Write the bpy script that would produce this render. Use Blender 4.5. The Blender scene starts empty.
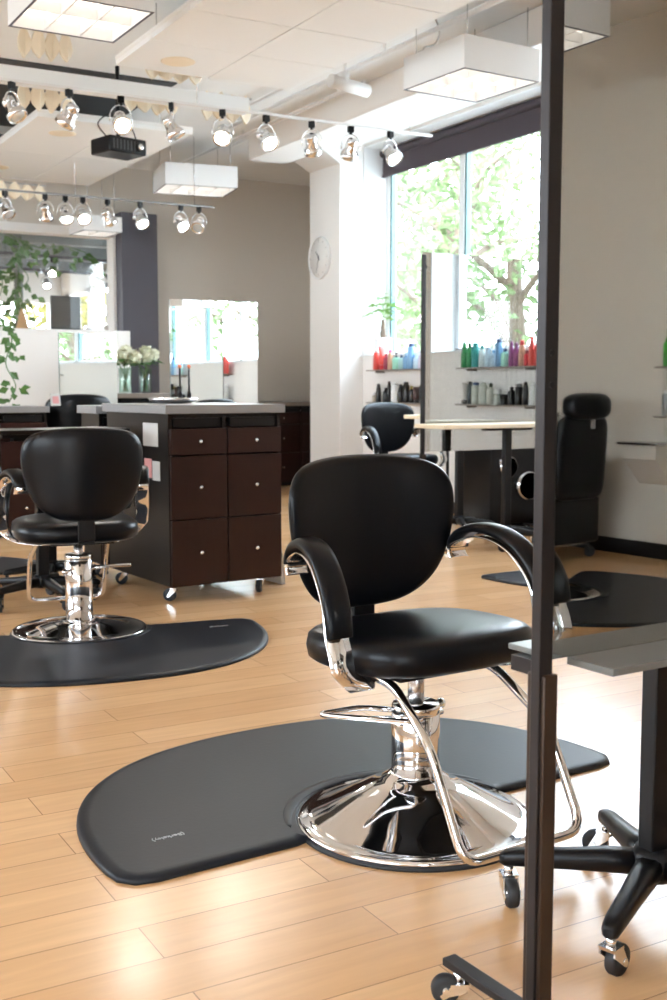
import bpy, bmesh, math, random
from mathutils import Vector, Matrix
random.seed(7)
PI = math.pi
scn = bpy.context.scene
COL = scn.collection
scn.view_settings.view_transform = 'Standard'
scn.view_settings.look = 'None'
scn.view_settings.gamma = 1
scn.view_settings.use_curve_mapping = False
scn.view_settings.exposure = 0.0

# ------------------------------------------------------------------ materials
def new_mat(name):
    m = bpy.data.materials.new(name); m.use_nodes = True
    return m, m.node_tree, m.node_tree.nodes['Principled BSDF']
def setp(b, **k):
    for a, v in k.items():
        b.inputs[a.replace('_', ' ')].default_value = v
def flat(name, col, rough=.5, metal=0., noise=0., scale=8., bump=0., bscale=200., spec=.5, coat=0., emit=None, estr=0.):
    m, nt, b = new_mat(name)
    setp(b, Base_Color=(*col, 1), Roughness=rough, Metallic=metal)
    b.inputs['Specular IOR Level'].default_value = spec
    if coat: b.inputs['Coat Weight'].default_value = coat; b.inputs['Coat Roughness'].default_value = .15
    if emit: setp(b, Emission_Color=(*emit, 1), Emission_Strength=estr)
    if noise or bump:
        tc = nt.nodes.new('ShaderNodeTexCoord')
    if noise:
        n = nt.nodes.new('ShaderNodeTexNoise'); n.inputs['Scale'].default_value = scale; n.inputs['Detail'].default_value = 5
        r = nt.nodes.new('ShaderNodeMix'); r.data_type = 'RGBA'
        r.inputs[6].default_value = (*[c*(1-noise) for c in col], 1); r.inputs[7].default_value = (*[min(1, c*(1+noise)) for c in col], 1)
        nt.links.new(tc.outputs['Object'], n.inputs['Vector']); nt.links.new(n.outputs['Fac'], r.inputs[0]); nt.links.new(r.outputs[2], b.inputs['Base Color'])
    if bump:
        n = nt.nodes.new('ShaderNodeTexNoise'); n.inputs['Scale'].default_value = bscale
        bp = nt.nodes.new('ShaderNodeBump'); bp.inputs['Strength'].default_value = bump; bp.inputs['Distance'].default_value = .002
        nt.links.new(tc.outputs['Object'], n.inputs['Vector']); nt.links.new(n.outputs['Fac'], bp.inputs['Height']); nt.links.new(bp.outputs['Normal'], b.inputs['Normal'])
    return m
def wood(name, c1, c2, rough=.35, sc=(2, 2, 14), coat=0.):
    m, nt, b = new_mat(name); setp(b, Roughness=rough); b.inputs['Specular IOR Level'].default_value = .3
    if coat: b.inputs['Coat Weight'].default_value = coat
    tc = nt.nodes.new('ShaderNodeTexCoord'); mp = nt.nodes.new('ShaderNodeMapping'); mp.inputs['Scale'].default_value = sc
    n = nt.nodes.new('ShaderNodeTexNoise'); n.inputs['Scale'].default_value = 6; n.inputs['Detail'].default_value = 6; n.inputs['Distortion'].default_value = .6
    r = nt.nodes.new('ShaderNodeMix'); r.data_type = 'RGBA'; r.inputs[6].default_value = (*c1, 1); r.inputs[7].default_value = (*c2, 1)
    L = nt.links.new
    L(tc.outputs['Object'], mp.inputs['Vector']); L(mp.outputs['Vector'], n.inputs['Vector']); L(n.outputs['Fac'], r.inputs[0]); L(r.outputs[2], b.inputs['Base Color'])
    return m
def floor_mat():
    m, nt, b = new_mat('maple_planks'); L = nt.links.new
    tc = nt.nodes.new('ShaderNodeTexCoord')
    br = nt.nodes.new('ShaderNodeTexBrick'); br.offset = .37; br.offset_frequency = 2
    for k, v in (('Scale', 1), ('Mortar Size', .0014), ('Brick Width', 1.21), ('Row Height', .143), ('Mortar Smooth', .1), ('Bias', 0)): br.inputs[k].default_value = v
    br.inputs['Color1'].default_value = (.76, .47, .245, 1); br.inputs['Color2'].default_value = (.66, .385, .185, 1); br.inputs['Mortar'].default_value = (.36, .205, .10, 1)
    mp = nt.nodes.new('ShaderNodeMapping'); mp.inputs['Scale'].default_value = (1.2, 11, 1)
    n = nt.nodes.new('ShaderNodeTexNoise'); n.inputs['Scale'].default_value = 3; n.inputs['Detail'].default_value = 7; n.inputs['Distortion'].default_value = .8
    cr = nt.nodes.new('ShaderNodeMapRange'); cr.inputs[3].default_value = .84; cr.inputs[4].default_value = 1.12
    mx = nt.nodes.new('ShaderNodeMix'); mx.data_type = 'RGBA'; mx.blend_type = 'MULTIPLY'; mx.inputs[0].default_value = 1
    L(tc.outputs['Object'], br.inputs['Vector']); L(tc.outputs['Object'], mp.inputs['Vector']); L(mp.outputs['Vector'], n.inputs['Vector'])
    L(n.outputs['Fac'], cr.inputs[0]); L(br.outputs['Color'], mx.inputs[6]); L(cr.outputs[0], mx.inputs[7]); L(mx.outputs[2], b.inputs['Base Color'])
    n2 = nt.nodes.new('ShaderNodeTexNoise'); n2.inputs['Scale'].default_value = 2.5
    rr = nt.nodes.new('ShaderNodeMapRange'); rr.inputs[3].default_value = .17; rr.inputs[4].default_value = .30
    L(tc.outputs['Object'], n2.inputs['Vector']); L(n2.outputs['Fac'], rr.inputs[0]); L(rr.outputs[0], b.inputs['Roughness'])
    bp = nt.nodes.new('ShaderNodeBump'); bp.inputs['Strength'].default_value = .25; bp.inputs['Distance'].default_value = .001; bp.invert = True
    L(br.outputs['Fac'], bp.inputs['Height']); L(bp.outputs['Normal'], b.inputs['Normal'])
    return m
def glass_mat(name, tint=(1, 1, 1), fac=.06):
    m = bpy.data.materials.new(name); m.use_nodes = True; nt = m.node_tree; nt.nodes.clear(); L = nt.links.new
    o = nt.nodes.new('ShaderNodeOutputMaterial'); t = nt.nodes.new('ShaderNodeBsdfTransparent'); g = nt.nodes.new('ShaderNodeBsdfGlossy')
    t.inputs[0].default_value = (*tint, 1); g.inputs['Roughness'].default_value = 0.02
    x = nt.nodes.new('ShaderNodeMixShader'); x.inputs[0].default_value = fac
    L(t.outputs[0], x.inputs[1]); L(g.outputs[0], x.inputs[2]); L(x.outputs[0], o.inputs[0])
    return m
def siding_mat():
    m, nt, b = new_mat('pale_siding'); L = nt.links.new; setp(b, Roughness=.8)
    tc = nt.nodes.new('ShaderNodeTexCoord'); br = nt.nodes.new('ShaderNodeTexBrick')
    mp = nt.nodes.new('ShaderNodeMapping'); mp.inputs['Rotation'].default_value = (PI/2, 0, PI/2)
    for k, v in (('Scale', 1), ('Mortar Size', .03), ('Brick Width', 2.6), ('Row Height', .42)): br.inputs[k].default_value = v
    br.inputs['Color1'].default_value = (.72, .62, .52, 1); br.inputs['Color2'].default_value = (.78, .66, .56, 1); br.inputs['Mortar'].default_value = (.48, .38, .32, 1)
    L(tc.outputs['Object'], mp.inputs['Vector']); L(mp.outputs['Vector'], br.inputs['Vector']); L(br.outputs['Color'], b.inputs['Base Color'])
    return m
M = {}
M['floor'] = floor_mat()
M['wall'] = flat('beige_paint', (.63, .575, .51), .75, noise=.02, scale=2, bump=.05, bscale=120)
M['walllight'] = flat('off_white_paint', (.82, .80, .78), .7, noise=.02, scale=2)
M['ceil'] = flat('ceiling_grey_white', (.82, .82, .81), .8, noise=.05, scale=3)
M['cloud'] = flat('ceiling_tile_white', (.86, .875, .88), .8, bump=.12, bscale=400)
M['cream'] = flat('cream_felt', (.84, .74, .58), .8, noise=.05, scale=6)
M['white'] = flat('white_enamel', (.78, .78, .78), .35)
M['slate'] = flat('slate_paint', (.085, .08, .10), .6, noise=.03)
M['shade'] = flat('dark_blind', (.050, .036, .045), .8, noise=.06, scale=10)
M['black'] = flat('black_plastic', (.005, .005, .006), .36, spec=.28)
M['rubber'] = flat('black_rubber', (.016, .016, .018), .55)
M['vinyl'] = flat('black_vinyl', (.0028, .0033, .0048), .30, bump=.05, bscale=260, spec=.22)
M['mat'] = flat('black_mat_foam', (.013, .015, .020), .42, noise=.12, scale=5, bump=.1, bscale=90, spec=.27)
M['chrome'] = flat('chrome', (.80, .80, .81), .06, 1.)
M['satin'] = flat('satin_steel', (.62, .62, .63), .26, 1.)
M['iron'] = flat('raw_steel_bar', (.026, .023, .024), .42, .6, noise=.25, scale=14)
M['bronze'] = flat('brown_steel_tube', (.050, .033, .024), .42, .6, noise=.25, scale=14)
M['silver'] = flat('brushed_mirror_silver', (.93, .95, .94), .0, 1.)
M['dwood'] = wood('espresso_veneer', (.014, .0045, .0036), (.030, .0095, .0075), .32, (3, 3, .8))
M['dside'] = flat('espresso_side', (.0045, .0032, .0032), .3, spec=.3)
M['counter'] = flat('grey_laminate', (.24, .24, .245), .3, noise=.05, scale=20)
M['taupe'] = flat('taupe_laminate', (.26, .22, .19), .35, noise=.05, scale=20)
M['ledge'] = flat('grey_glass_ledge', (.155, .155, .145), .28, noise=.04)
M['birch'] = wood('birch_ply', (.78, .66, .48), (.84, .73, .56), .4, (14, 2, 2))
M['glass'] = glass_mat('window_glass')
M['vase'] = glass_mat('clear_glass', (.85, .92, .88), .12)
M['frame'] = flat('window_aluminium', (.70, .72, .73), .4)
M['teal'] = flat('glass_edge_teal', (.10, .20, .21), .25)
M['bulb'] = flat('lit_lamp_face', (1, 1, 1), .3, emit=(1, .97, .93), estr=11)
M['bulboff'] = flat('unlit_lamp_face', (.75, .76, .78), .12, .6)
M['panel'] = flat('lit_diffuser', (1, 1, 1), .5, emit=(1, .92, .83), estr=.60)
M['bark'] = flat('bark', (.16, .12, .09), .9, noise=.3, scale=12)
M['leafA'] = flat('tree_leaf', (.15, .22, .09), .6, noise=.4, scale=2)
M['leafB'] = flat('tree_leaf_yellow', (.22, .20, .04), .6, noise=.4, scale=2)
M['leafC'] = flat('house_plant_leaf', (.07, .17, .035), .45, noise=.3, scale=9)
M['leafD'] = flat('money_tree_leaf', (.13, .28, .03), .45, noise=.2, scale=9)
M['petal'] = flat('cream_petal', (.80, .80, .62), .7, noise=.12, scale=20)
M['siding'] = siding_mat()
M['lawn'] = flat('pavement', (.45, .45, .42), .9, noise=.1)
M['ink'] = flat('pale_mat_ink', (.42, .43, .45), .5)
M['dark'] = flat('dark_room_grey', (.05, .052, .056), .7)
M['r2ceil'] = flat('teal_grey_ceiling', (.24, .27, .28), .8)
M['banner'] = flat('grey_banner', (.36, .33, .31), .8, noise=.06, scale=6)
M['board'] = flat('chalkboard', (.02, .022, .024), .6, noise=.2, scale=9)
M['wicker'] = wood('tan_wicker', (.42, .25, .12), (.55, .36, .2), .7)
M['clockface'] = flat('clock_face', (.82, .80, .78), .45)
M['paper'] = flat('paper_label', (.50, .50, .49), .7)
M['pink'] = flat('pink_sticker', (.62, .28, .28), .6)
M['orange'] = flat('orange_tip', (.80, .20, .08), .5)
def bottle_mat(c, r=.3):
    k = 'bm_%02d%02d%02d_%02d' % (int(c[0]*99), int(c[1]*99), int(c[2]*99), int(r*99))
    if k not in M: M[k] = flat('bottle_plastic_' + k[3:], c, r)
    return M[k]

# ------------------------------------------------------------------ mesh builder
class MB:
    def __init__(s): s.bm = bmesh.new(); s.mi = 0
    def m(s, i): s.mi = i; return s
    def _fin(s, faces, smooth=False):
        for f in faces: f.material_index = s.mi; f.smooth = smooth
    def box(s, c, d, rot=None, bev=0., seg=2):
        r = bmesh.ops.create_cube(s.bm, size=1.0); vs = r['verts']
        mt = Matrix.Translation(c) @ (rot.to_4x4() if rot is not None else Matrix()) @ Matrix.Diagonal((*d, 1))
        bmesh.ops.transform(s.bm, matrix=mt, verts=vs)
        fs = set(f for v in vs for f in v.link_faces)
        if bev:
            es = list(set(e for v in vs for e in v.link_edges))
            g = bmesh.ops.bevel(s.bm, geom=es, offset=bev, segments=seg, profile=.5, affect='EDGES')
            fs = set(f for f in fs if f.is_valid) | set(g['faces'])
        s._fin(fs, bool(bev)); return s
    def bx(s, x0, x1, y0, y1, z0, z1, bev=0.):
        return s.box(((x0+x1)/2, (y0+y1)/2, (z0+z1)/2), (abs(x1-x0), abs(y1-y0), abs(z1-z0)), None, bev)
    def rings(s, rings, cap=True, closed=True, smooth=True):
        vr = [[s.bm.verts.new(p) for p in r] for r in rings]; fs = []
        for a, b in zip(vr, vr[1:]):
            n = len(a)
            for i in range(n if closed else n-1):
                j = (i+1) % n
                fs.append(s.bm.faces.new((a[i], a[j], b[j], b[i])))
        s._fin(fs, smooth)
        if cap and closed:
            c = []
            for r in (list(reversed(vr[0])), vr[-1]):
                try: c.append(s.bm.faces.new(r))
                except Exception: pass
            s._fin(c, False)
        return s
    def tube(s, pts, r, seg=10, cap=True, flat=None):
        P = [Vector(p) for p in pts]; n = len(P); R = r if isinstance(r, (list, tuple)) else [r]*n
        up = None; out = []
        for i in range(n):
            t = (P[min(i+1, n-1)] - P[max(i-1, 0)]).normalized()
            if up is None:
                up = Vector((0, 0, 1)) if abs(t.z) < .9 else Vector((1, 0, 0))
            u = (up - t*up.dot(t)).normalized(); v = t.cross(u); up = u
            a, b = (R[i], R[i]) if flat is None else (R[i]*flat[0], R[i]*flat[1])
            out.append([P[i] + u*(a*math.cos(k*2*PI/seg)) + v*(b*math.sin(k*2*PI/seg)) for k in range(seg)])
        return s.rings(out, cap)
    def strip(s, pts, side, w, t, smooth=True):
        """band of width w (along side) and thickness t following pts, outer face on the left normal"""
        P = [Vector(p) for p in pts]; S = Vector(side).normalized(); n = len(P); out = []
        for i in range(n):
            d = (P[min(i+1, n-1)] - P[max(i-1, 0)]).normalized(); nn = S.cross(d)
            ww = w[i] if isinstance(w, list) else w
            tt = t[i] if isinstance(t, list) else t
            prof = [(-.5, 0), (-.5, .45), (-.42, .82), (-.25, 1), (.25, 1), (.42, .82), (.5, .45), (.5, 0)]
            out.append([P[i] + S*(a*ww) + nn*(b*tt) for a, b in prof])
        return s.rings(out, True, True, smooth)
    def lathe(s, prof, c=(0, 0, 0), seg=32, axis='z', smooth=True):
        out = []
        for r, z in prof:
            ring = []
            for k in range(seg):
                a = k*2*PI/seg; x, y = r*math.cos(a), r*math.sin(a)
                p = (x, y, z) if axis == 'z' else ((z, x, y) if axis == 'x' else (y, z, x))
                ring.append(Vector(c) + Vector(p))
            out.append(ring)
        return s.rings(out, True, True, smooth)
    def cyl(s, p0, p1, r, seg=14, r1=None): return s.tube([p0, p1], [r, r if r1 is None else r1], seg)
    def ball(s, c, r, sc=(1, 1, 1), u=14, v=8):
        g = bmesh.ops.create_uvsphere(s.bm, u_segments=u, v_segments=v, radius=r)
        bmesh.ops.transform(s.bm, matrix=Matrix.Translation(c) @ Matrix.Diagonal((*sc, 1)), verts=g['verts'])
        s._fin(set(f for w in g['verts'] for f in w.link_faces), True); return s
    def prism(s, poly, z0, z1, f=None, smooth=False):
        f = f or (lambda x, y, z: (x, y, z))
        return s.rings([[f(x, y, z0) for x, y in poly], [f(x, y, z1) for x, y in poly]], True, True, smooth)
    def pillow(s, outline, cen, tf, tb, f, p=2.6, nr=7):
        """cushion with outline (u,v) in its middle plane, bulging tf / -tb; f maps (u,v,w) to xyz"""
        n = len(outline); cu, cv = cen; rs = [1 - (1 - i/nr)**1.7 for i in range(nr, 0, -1)]
        rings = []
        for sg, T in ((1, tf), (-1, tb)):
            rr = []
            for q in rs:
                w = sg*T*max(0, 1-q**(p*1.6))**(1/p)
                rr.append([f(cu+(u-cu)*q, cv+(v-cv)*q, w) for u, v in outline])
            rings.append(rr)
        front, back = rings
        seq = list(reversed(front)) + back[1:]
        s.rings(seq, False, True, True)
        for cw, ring, flip in ((tf, seq[0], True), (-tb, seq[-1], False)):
            c = s.bm.verts.new(f(cu, cv, cw)); vs = [s.bm.verts.new(q) for q in ring]; fs = []
            for i in range(n):
                a, b = vs[i], vs[(i+1) % n]
                fs.append(s.bm.faces.new((c, b, a) if flip else (c, a, b)))
            s._fin(fs, True)
        bmesh.ops.remove_doubles(s.bm, verts=s.bm.verts[:], dist=1e-5)
        return s
    def quadleaf(s, c, n, d, l, w, fold=.25):
        c = Vector(c); n = Vector(n).normalized(); d = Vector(d); d = (d - n*d.dot(n)).normalized(); q = n.cross(d)
        v = [s.bm.verts.new(p) for p in (c, c+d*l*.45+q*w*.5+n*fold*w, c+d*l, c+d*l*.45-q*w*.5+n*fold*w)]
        m = s.bm.verts.new(c+d*l*.5)
        s._fin([s.bm.faces.new((v[0], v[1], m)), s.bm.faces.new((v[1], v[2], m)), s.bm.faces.new((v[2], v[3], m)), s.bm.faces.new((v[3], v[0], m))], False)
        return s
    def mesh(s, name, mats):
        bmesh.ops.recalc_face_normals(s.bm, faces=s.bm.faces[:])
        me = bpy.data.meshes.new(name); s.bm.to_mesh(me); s.bm.free()
        for m in (mats if isinstance(mats, (list, tuple)) else [mats]): me.materials.append(M[m] if isinstance(m, str) else m)
        return me
    def build(s, name, mats, parent=None, loc=None, label=None):
        o = bpy.data.objects.new(name, s.mesh(name, mats)); COL.objects.link(o)
        if parent is not None: o.parent = parent
        if loc is not None: o.location = loc
        if label: o['label'] = label
        return o
def tag(o, label, cat, group=None, kind=None):
    o['label'] = label; o['category'] = cat
    if group: o['group'] = group
    if kind: o['kind'] = kind
    return o
def thing(name, label, cat, loc=(0, 0, 0), rz=0., group=None):
    o = bpy.data.objects.new(name, None); COL.objects.link(o); o.location = loc; o.rotation_euler = (0, 0, rz)
    o.empty_display_size = .1
    return tag(o, label, cat, group)
def struct(o): o['kind'] = 'structure'; return o
def dup(root, loc, rz, label, group=None):
    r = root.copy(); COL.objects.link(r); r.location = loc; r.rotation_euler = (0, 0, rz); r['label'] = label
    if group: r['group'] = group
    for ch in list(root.children):
        c = ch.copy(); COL.objects.link(c); c.parent = r
        for g in list(ch.children):
            d = g.copy(); COL.objects.link(d); d.parent = c
    return r
def arc(c, r, a0, a1, n, f):
    return [f(c[0]+r*math.cos(a0+(a1-a0)*i/n), c[1]+r*math.sin(a0+(a1-a0)*i/n)) for i in range(n+1)]
def smooth_path(P, k=6):
    P = [Vector(p) for p in P]; out = []
    for i in range(len(P)-1):
        a, b, c, d = P[max(i-1, 0)], P[i], P[i+1], P[min(i+2, len(P)-1)]
        for j in range(k):
            t = j/k
            out.append(.5*((2*b) + (c-a)*t + (2*a-5*b+4*c-d)*t*t + (3*b-a-3*c+d)*t**3))
    return out + [P[-1]]
def closed_spline(P, k=6):
    n = len(P); out = []
    for i in range(n):
        a, b, c, d = (Vector((*P[(i+o) % n], 0)) for o in (-1, 0, 1, 2))
        for j in range(k):
            t = j/k
            q = .5*((2*b) + (c-a)*t + (2*a-5*b+4*c-d)*t*t + (3*b-a-3*c+d)*t**3)
            out.append((q.x, q.y))
    return out
def fillet(P, r, k=5):
    P = [Vector(p) for p in P]; out = [P[0]]
    for i in range(1, len(P)-1):
        a = (P[i-1]-P[i]).normalized(); b = (P[i+1]-P[i]).normalized()
        rr = min(r, (P[i-1]-P[i]).length*.49, (P[i+1]-P[i]).length*.49)
        s, e = P[i]+a*rr, P[i]+b*rr
        for j in range(k+1):
            t = j/k; out.append(s*(1-t)**2 + P[i]*(2*t*(1-t)) + e*t*t)
    return out + [P[-1]]
SKY_STR, SUN_STR, EXPO = 6.0, 2.5, 1.5
# ================================================================== ROOM SHELL
CZ = 3.45            # ceiling height
WX = 5.875           # inner face of the window wall
XL, XR, YR, YB = -4.0, 6.55, -6.0, 12.0
# floor
b = MB(); b.bx(XL-.3, 6.235, YR-.3, YB+9, -.12, 0); b.bx(6.235, XR+.1, 10.34, YB+.16, -.12, 0); struct(b.build('floor', 'floor'))
# window wall with one long opening
WY0, WY1, SZ, HZ = 4.75, 9.73, 1.405, 3.43
b = MB()
b.bx(WX, WX+.36, YR-.3, WY0, 0, CZ); b.bx(WX, WX+.36, WY1, 10.4, 0, CZ)
b.m(1).bx(WX, WX+.36, WY0, WY1, 0, SZ); b.bx(WX, WX+.36, WY0, WY1, HZ, CZ)
struct(b.build('wall_right', ['wall', 'walllight']))
b = MB(); b.bx(WX+.36, XR+.1, 10.34, 10.44, 0, CZ); b.bx(XR, XR+.1, 10.44, YB, 0, CZ); struct(b.build('wall_side', 'wall'))
# column with haunch, and the beam it carries
b = MB(); b.bx(5.614, WX+.02, 9.73, 10.34, 0, CZ-.001)
b.prism([(5.614, 3.25), (5.614, CZ-.002), (4.75, CZ-.002), (4.75, CZ-.03), (5.32, CZ-.03)], 9.731, 10.339, lambda x, z, y: (x, y, z))
struct(b.build('column', 'walllight'))
# back wall with a wide internal window to the next room
OX0, OX1, OZ0, OZ1 = 1.2, 4.13, 1.50, 2.72
b = MB(); b.bx(XL-.3, OX0, YB, YB+.16, 0, CZ); b.bx(OX1, XR+.1, YB, YB+.16, 0, CZ); b.bx(OX0, OX1, YB, YB+.16, 0, OZ0); b.bx(OX0, OX1, YB, YB+.16, OZ1, CZ)
struct(b.build('wall_back', 'wall'))
b = MB(); b.bx(OX0-.05, OX0+.04, YB-.04, YB+.17, OZ0-.05, OZ1+.05); b.bx(OX1-.03, OX1+.0, YB-.03, YB+.17, OZ0-.05, OZ1+.05)
b.bx(OX0-.05, OX1, YB-.04, YB+.17, OZ1-.02, OZ1+.07); b.bx(OX0-.05, OX1, YB-.04, YB+.17, OZ0-.06, OZ0+.02)
w2 = b.build('window_2', 'walllight'); struct(w2)
b = MB(); b.bx(OX0, OX1, YB+.08, YB+.09, OZ0, OZ1); b.build('pane', 'glass', w2)
b = MB(); b.bx(4.13, 4.53, YB-.22, YB-.001, 0, 2.95); struct(b.build('pillar', 'slate'))
b = MB(); b.bx(XL-.3, XL, YR, -3.0, 0, CZ); b.bx(XL-.3, XL, 2.6, 5.0, 0, CZ); b.bx(XL-.3, XL, 10.4, YB, 0, CZ); b.bx(XL-.3, XL, 5.0, 10.4, 0, 1.2); b.bx(XL-.3, XL, 5.0, 10.4, 3.0, CZ); b.bx(XL-.3, XL, -3.0, 2.6, 0, 1.2); b.bx(XL-.3, XL, -3.0, 2.6, 3.0, CZ); struct(b.build('wall_left', 'wall'))
b = MB()  # unseen windows added in the left wall as fill daylight
for y in (-3.0, -1.15, .7, 2.53, 5.0, 6.8, 8.6, 10.33): b.bx(XL-.2, XL-.12, y, y+.07, 1.2, 3.0)
b.bx(XL-.2, XL-.12, -3.0, 2.6, 1.2, 1.26); b.bx(XL-.2, XL-.12, -3.0, 2.6, 2.94, 3.0)
b.bx(XL-.2, XL-.12, 5.0, 10.4, 1.2, 1.26); b.bx(XL-.2, XL-.12, 5.0, 10.4, 2.94, 3.0)
w = struct(b.build('fill_window_left', 'frame'))
b = MB(); b.bx(XL-.165, XL-.159, -3.0, 2.6, 1.2, 3.0); b.bx(XL-.165, XL-.159, 5.0, 10.4, 1.2, 3.0); b.build('pane', 'glass', w)
# unseen wall behind the camera, its window added to let daylight in
b = MB(); b.bx(XL-.3, -3.4, YR-.3, YR, 0, CZ); b.bx(-1.4, WX, YR-.3, YR, 0, CZ)
b.bx(-3.4, -1.4, YR-.3, YR, 0, .5); b.bx(-3.4, -1.4, YR-.3, YR, 3.0, CZ); struct(b.build('wall_rear', 'wall'))
for k, (x0, x1) in enumerate(((-3.4, -1.4),)):
    b = MB(); xm = (x0+x1)/2
    for a in (x0, xm-.03, x1-.06): b.bx(a, a+.06, YR-.2, YR-.12, .5, 3.0)
    b.bx(x0, x1, YR-.2, YR-.12, .5, .56); b.bx(x0, x1, YR-.2, YR-.12, 2.94, 3.0)
    w = struct(b.build('fill_window_rear', 'frame'))
    b = MB(); b.bx(x0, x1, YR-.165, YR-.159, .5, 3.0); b.build('pane', 'glass', w)
# ceiling: pale over the salon, dark sheets under it at the far left
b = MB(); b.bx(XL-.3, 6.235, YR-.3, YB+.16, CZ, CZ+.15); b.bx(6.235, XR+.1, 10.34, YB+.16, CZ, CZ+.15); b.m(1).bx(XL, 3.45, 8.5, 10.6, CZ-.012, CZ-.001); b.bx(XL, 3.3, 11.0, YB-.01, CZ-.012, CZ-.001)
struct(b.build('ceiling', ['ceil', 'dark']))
# long boxed beam and smaller bulkheads running beside the window
b = MB(); b.bx(4.72, 5.12, -2.0, 9.9, 3.22, CZ-.002, .01); struct(b.build('beam', 'walllight'))
# baseboards
b = MB(); b.bx(WX-.018, WX, YR, 9.73, 0, .10); struct(b.build('baseboard_right', 'black'))
b = MB(); b.bx(OX1+.4, XR, YB-.018, YB, 0, .10); struct(b.build('baseboard_back', 'black'))
# big window: sill, frame, mullions, panes
b = MB(); gx = WX+.29
for y in (WY0, 5.94, 7.13, 8.43, WY1-.07): b.bx(gx-.03, gx+.05, y, y+.07, SZ, HZ)
b.bx(gx-.03, gx+.05, WY0, WY1, SZ, SZ+.05); b.bx(gx-.03, gx+.05, WY0, WY1, HZ-.06, HZ)
w1 = struct(b.build('window_1', 'frame'))
b = MB(); b.bx(WX-.001, gx-.03, WY1-.012, WY1-.0005, SZ+.012, HZ-.001); b.bx(WX-.001, gx-.03, WY0+.0005, WY0+.012, SZ+.012, HZ-.001); b.bx(WX-.001, gx-.03, WY0+.012, WY1-.012, HZ-.012, HZ-.0005); b.build('reveal', 'white', w1)
b = MB(); b.bx(WX-.03, gx, WY0+.001, WY1-.001, SZ-.001, SZ+.012); b.build('sill', 'white', w1)
b = MB()
for y in (WY1-.095, 8.405, 7.105, 5.915): b.bx(gx-.02, gx+.03, y, y+.025, SZ+.05, HZ-.06)
b.build('gasket', 'teal', w1)
b = MB(); b.bx(gx+.005, gx+.011, WY0, WY1, SZ, HZ); b.build('pane', 'glass', w1)
b = MB(); bX = WX+.21; b.bx(bX, bX+.008, WY0+.02, WY1-.02, 3.17, HZ-.03); b.m(1).bx(bX-.008, bX+.016, WY0+.02, WY1-.02, 3.15, 3.175)
b.m(0).cyl((bX, WY0+.02, HZ-.055), (bX, WY1-.02, HZ-.055), .038)
tag(b.build('roller_blind', ['shade', 'shade']), 'dark brown roller blind drawn a little way down over the big window', 'blind')

# ================================================================== OUTDOORS
b = MB(); b.bx(-40, 60, -40, 60, -.5, -.13); struct(b.build('ground', 'lawn'))
b = MB(); b.bx(15.5, 18, 22.5, 40, -.2, 4.6); b.m(1).bx(15.42, 15.5, 24.0, 25.6, 1.2, 2.6)
tag(b.build('neighbouring_building', ['siding', 'frame']), 'pale building with horizontal courses seen through the left of the big window', 'building')
def tree(loc, h, cr, n, leaf, label, seed, lsz=.17):
    rn = random.Random(seed)
    t = thing('leafy_tree', label, 'tree', loc, 0, 'trees outside the windows')
    b = MB(); tips = []
    b.tube(smooth_path([(0, 0, -.3), (.06, .03, h*.25), (-.05, .05, h*.5), (.05, 0, h*.8)]), [.17-.11*i/18 for i in range(19)], 9)
    for k in range(13):
        z = h*(.25+.05*k); a = k*2.4+rn.random(); L = cr*(.65+.4*rn.random())
        p = [(0, 0, z), (math.cos(a)*L*.4, math.sin(a)*L*.4, z+L*.28), (math.cos(a)*L, math.sin(a)*L, z+L*(.3+.3*rn.random()))]
        P = smooth_path(p); b.tube(P, [.06-.045*i/(len(P)-1) for i in range(len(P))], 6); tips += [Vector(q) for q in P[4:]]
    b.build('trunk', 'bark', t)
    b = MB()
    for i in range(n):
        c = rn.choice(tips)+Vector((rn.gauss(0, .36), rn.gauss(0, .36), rn.gauss(0, .32)))*cr*.42
        b.quadleaf(c, (rn.gauss(0, 1), rn.gauss(0, 1), rn.gauss(0, 1)+.8), (rn.gauss(0, 1), rn.gauss(0, 1), rn.gauss(0, 1)-.4), lsz*(.7+.6*rn.random()), lsz*.6)
    b.build('foliage', leaf, t)
    return t
tree((14.6, 11.8, 0), 5.6, 2.2, 1700, 'leafA', 'green tree outside at the middle of the big window', 3)
tree((8.9, 12.2, 0), 5.3, 1.9, 1900, 'leafA', 'spreading green tree outside right of the window mullion', 5)
tree((11.0, 15.7, 0), 5.2, 1.7, 1500, 'leafA', 'farthest green tree outside in front of the pale building', 8, .2)
tree((9.4, 1.6, 0), 5.2, 2.2, 1500, 'leafA', 'green tree outside at the near end of the big window', 11)
# ================================================================== NEXT ROOM behind the internal window
RY = 19.0
b = MB(); b.bx(-3, 5.8, YB+.17, RY, 2.98, 3.1); struct(b.build('ceiling_2', 'r2ceil'))
b = MB(); b.bx(-3.2, -3, YB+.16, RY, 0, 3.0); struct(b.build('wall_left_2', 'wall'))
b = MB(); b.bx(5.6, 5.8, YB+.16, RY, 0, 1.75); b.bx(5.6, 5.8, YB+.16, RY, 2.6, 3.0)
for y in (12.3, 13.9, 15.5, 16.5, 17.4, 18.6): b.bx(5.6, 5.8, y, y+.22, 1.7, 2.65)
struct(b.build('wall_right_2', 'walllight'))
b = MB(); b.bx(-3, 5.8, RY, RY+.2, 0, 1.2); b.bx(-3, 5.8, RY, RY+.2, 2.5, 3.0)
for x in (-1, 1.5, 3.9, 5.4): b.bx(x, x+.3, RY, RY+.2, 1.1, 2.6)
struct(b.build('wall_back_2', 'walllight'))
for k, y in enumerate((13.6, 15.2, 16.8)):
    b = MB(); b.bx(-2.8, 5.59, y, y+.16, 2.80, 2.98)
    struct(b.build('beam', 'r2ceil'))
tree((3.0, 22.5, 0), 4.4, 2.0, 1700, 'leafB', 'yellow-leaved tree outside the far room, left one', 21, .24)
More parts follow.
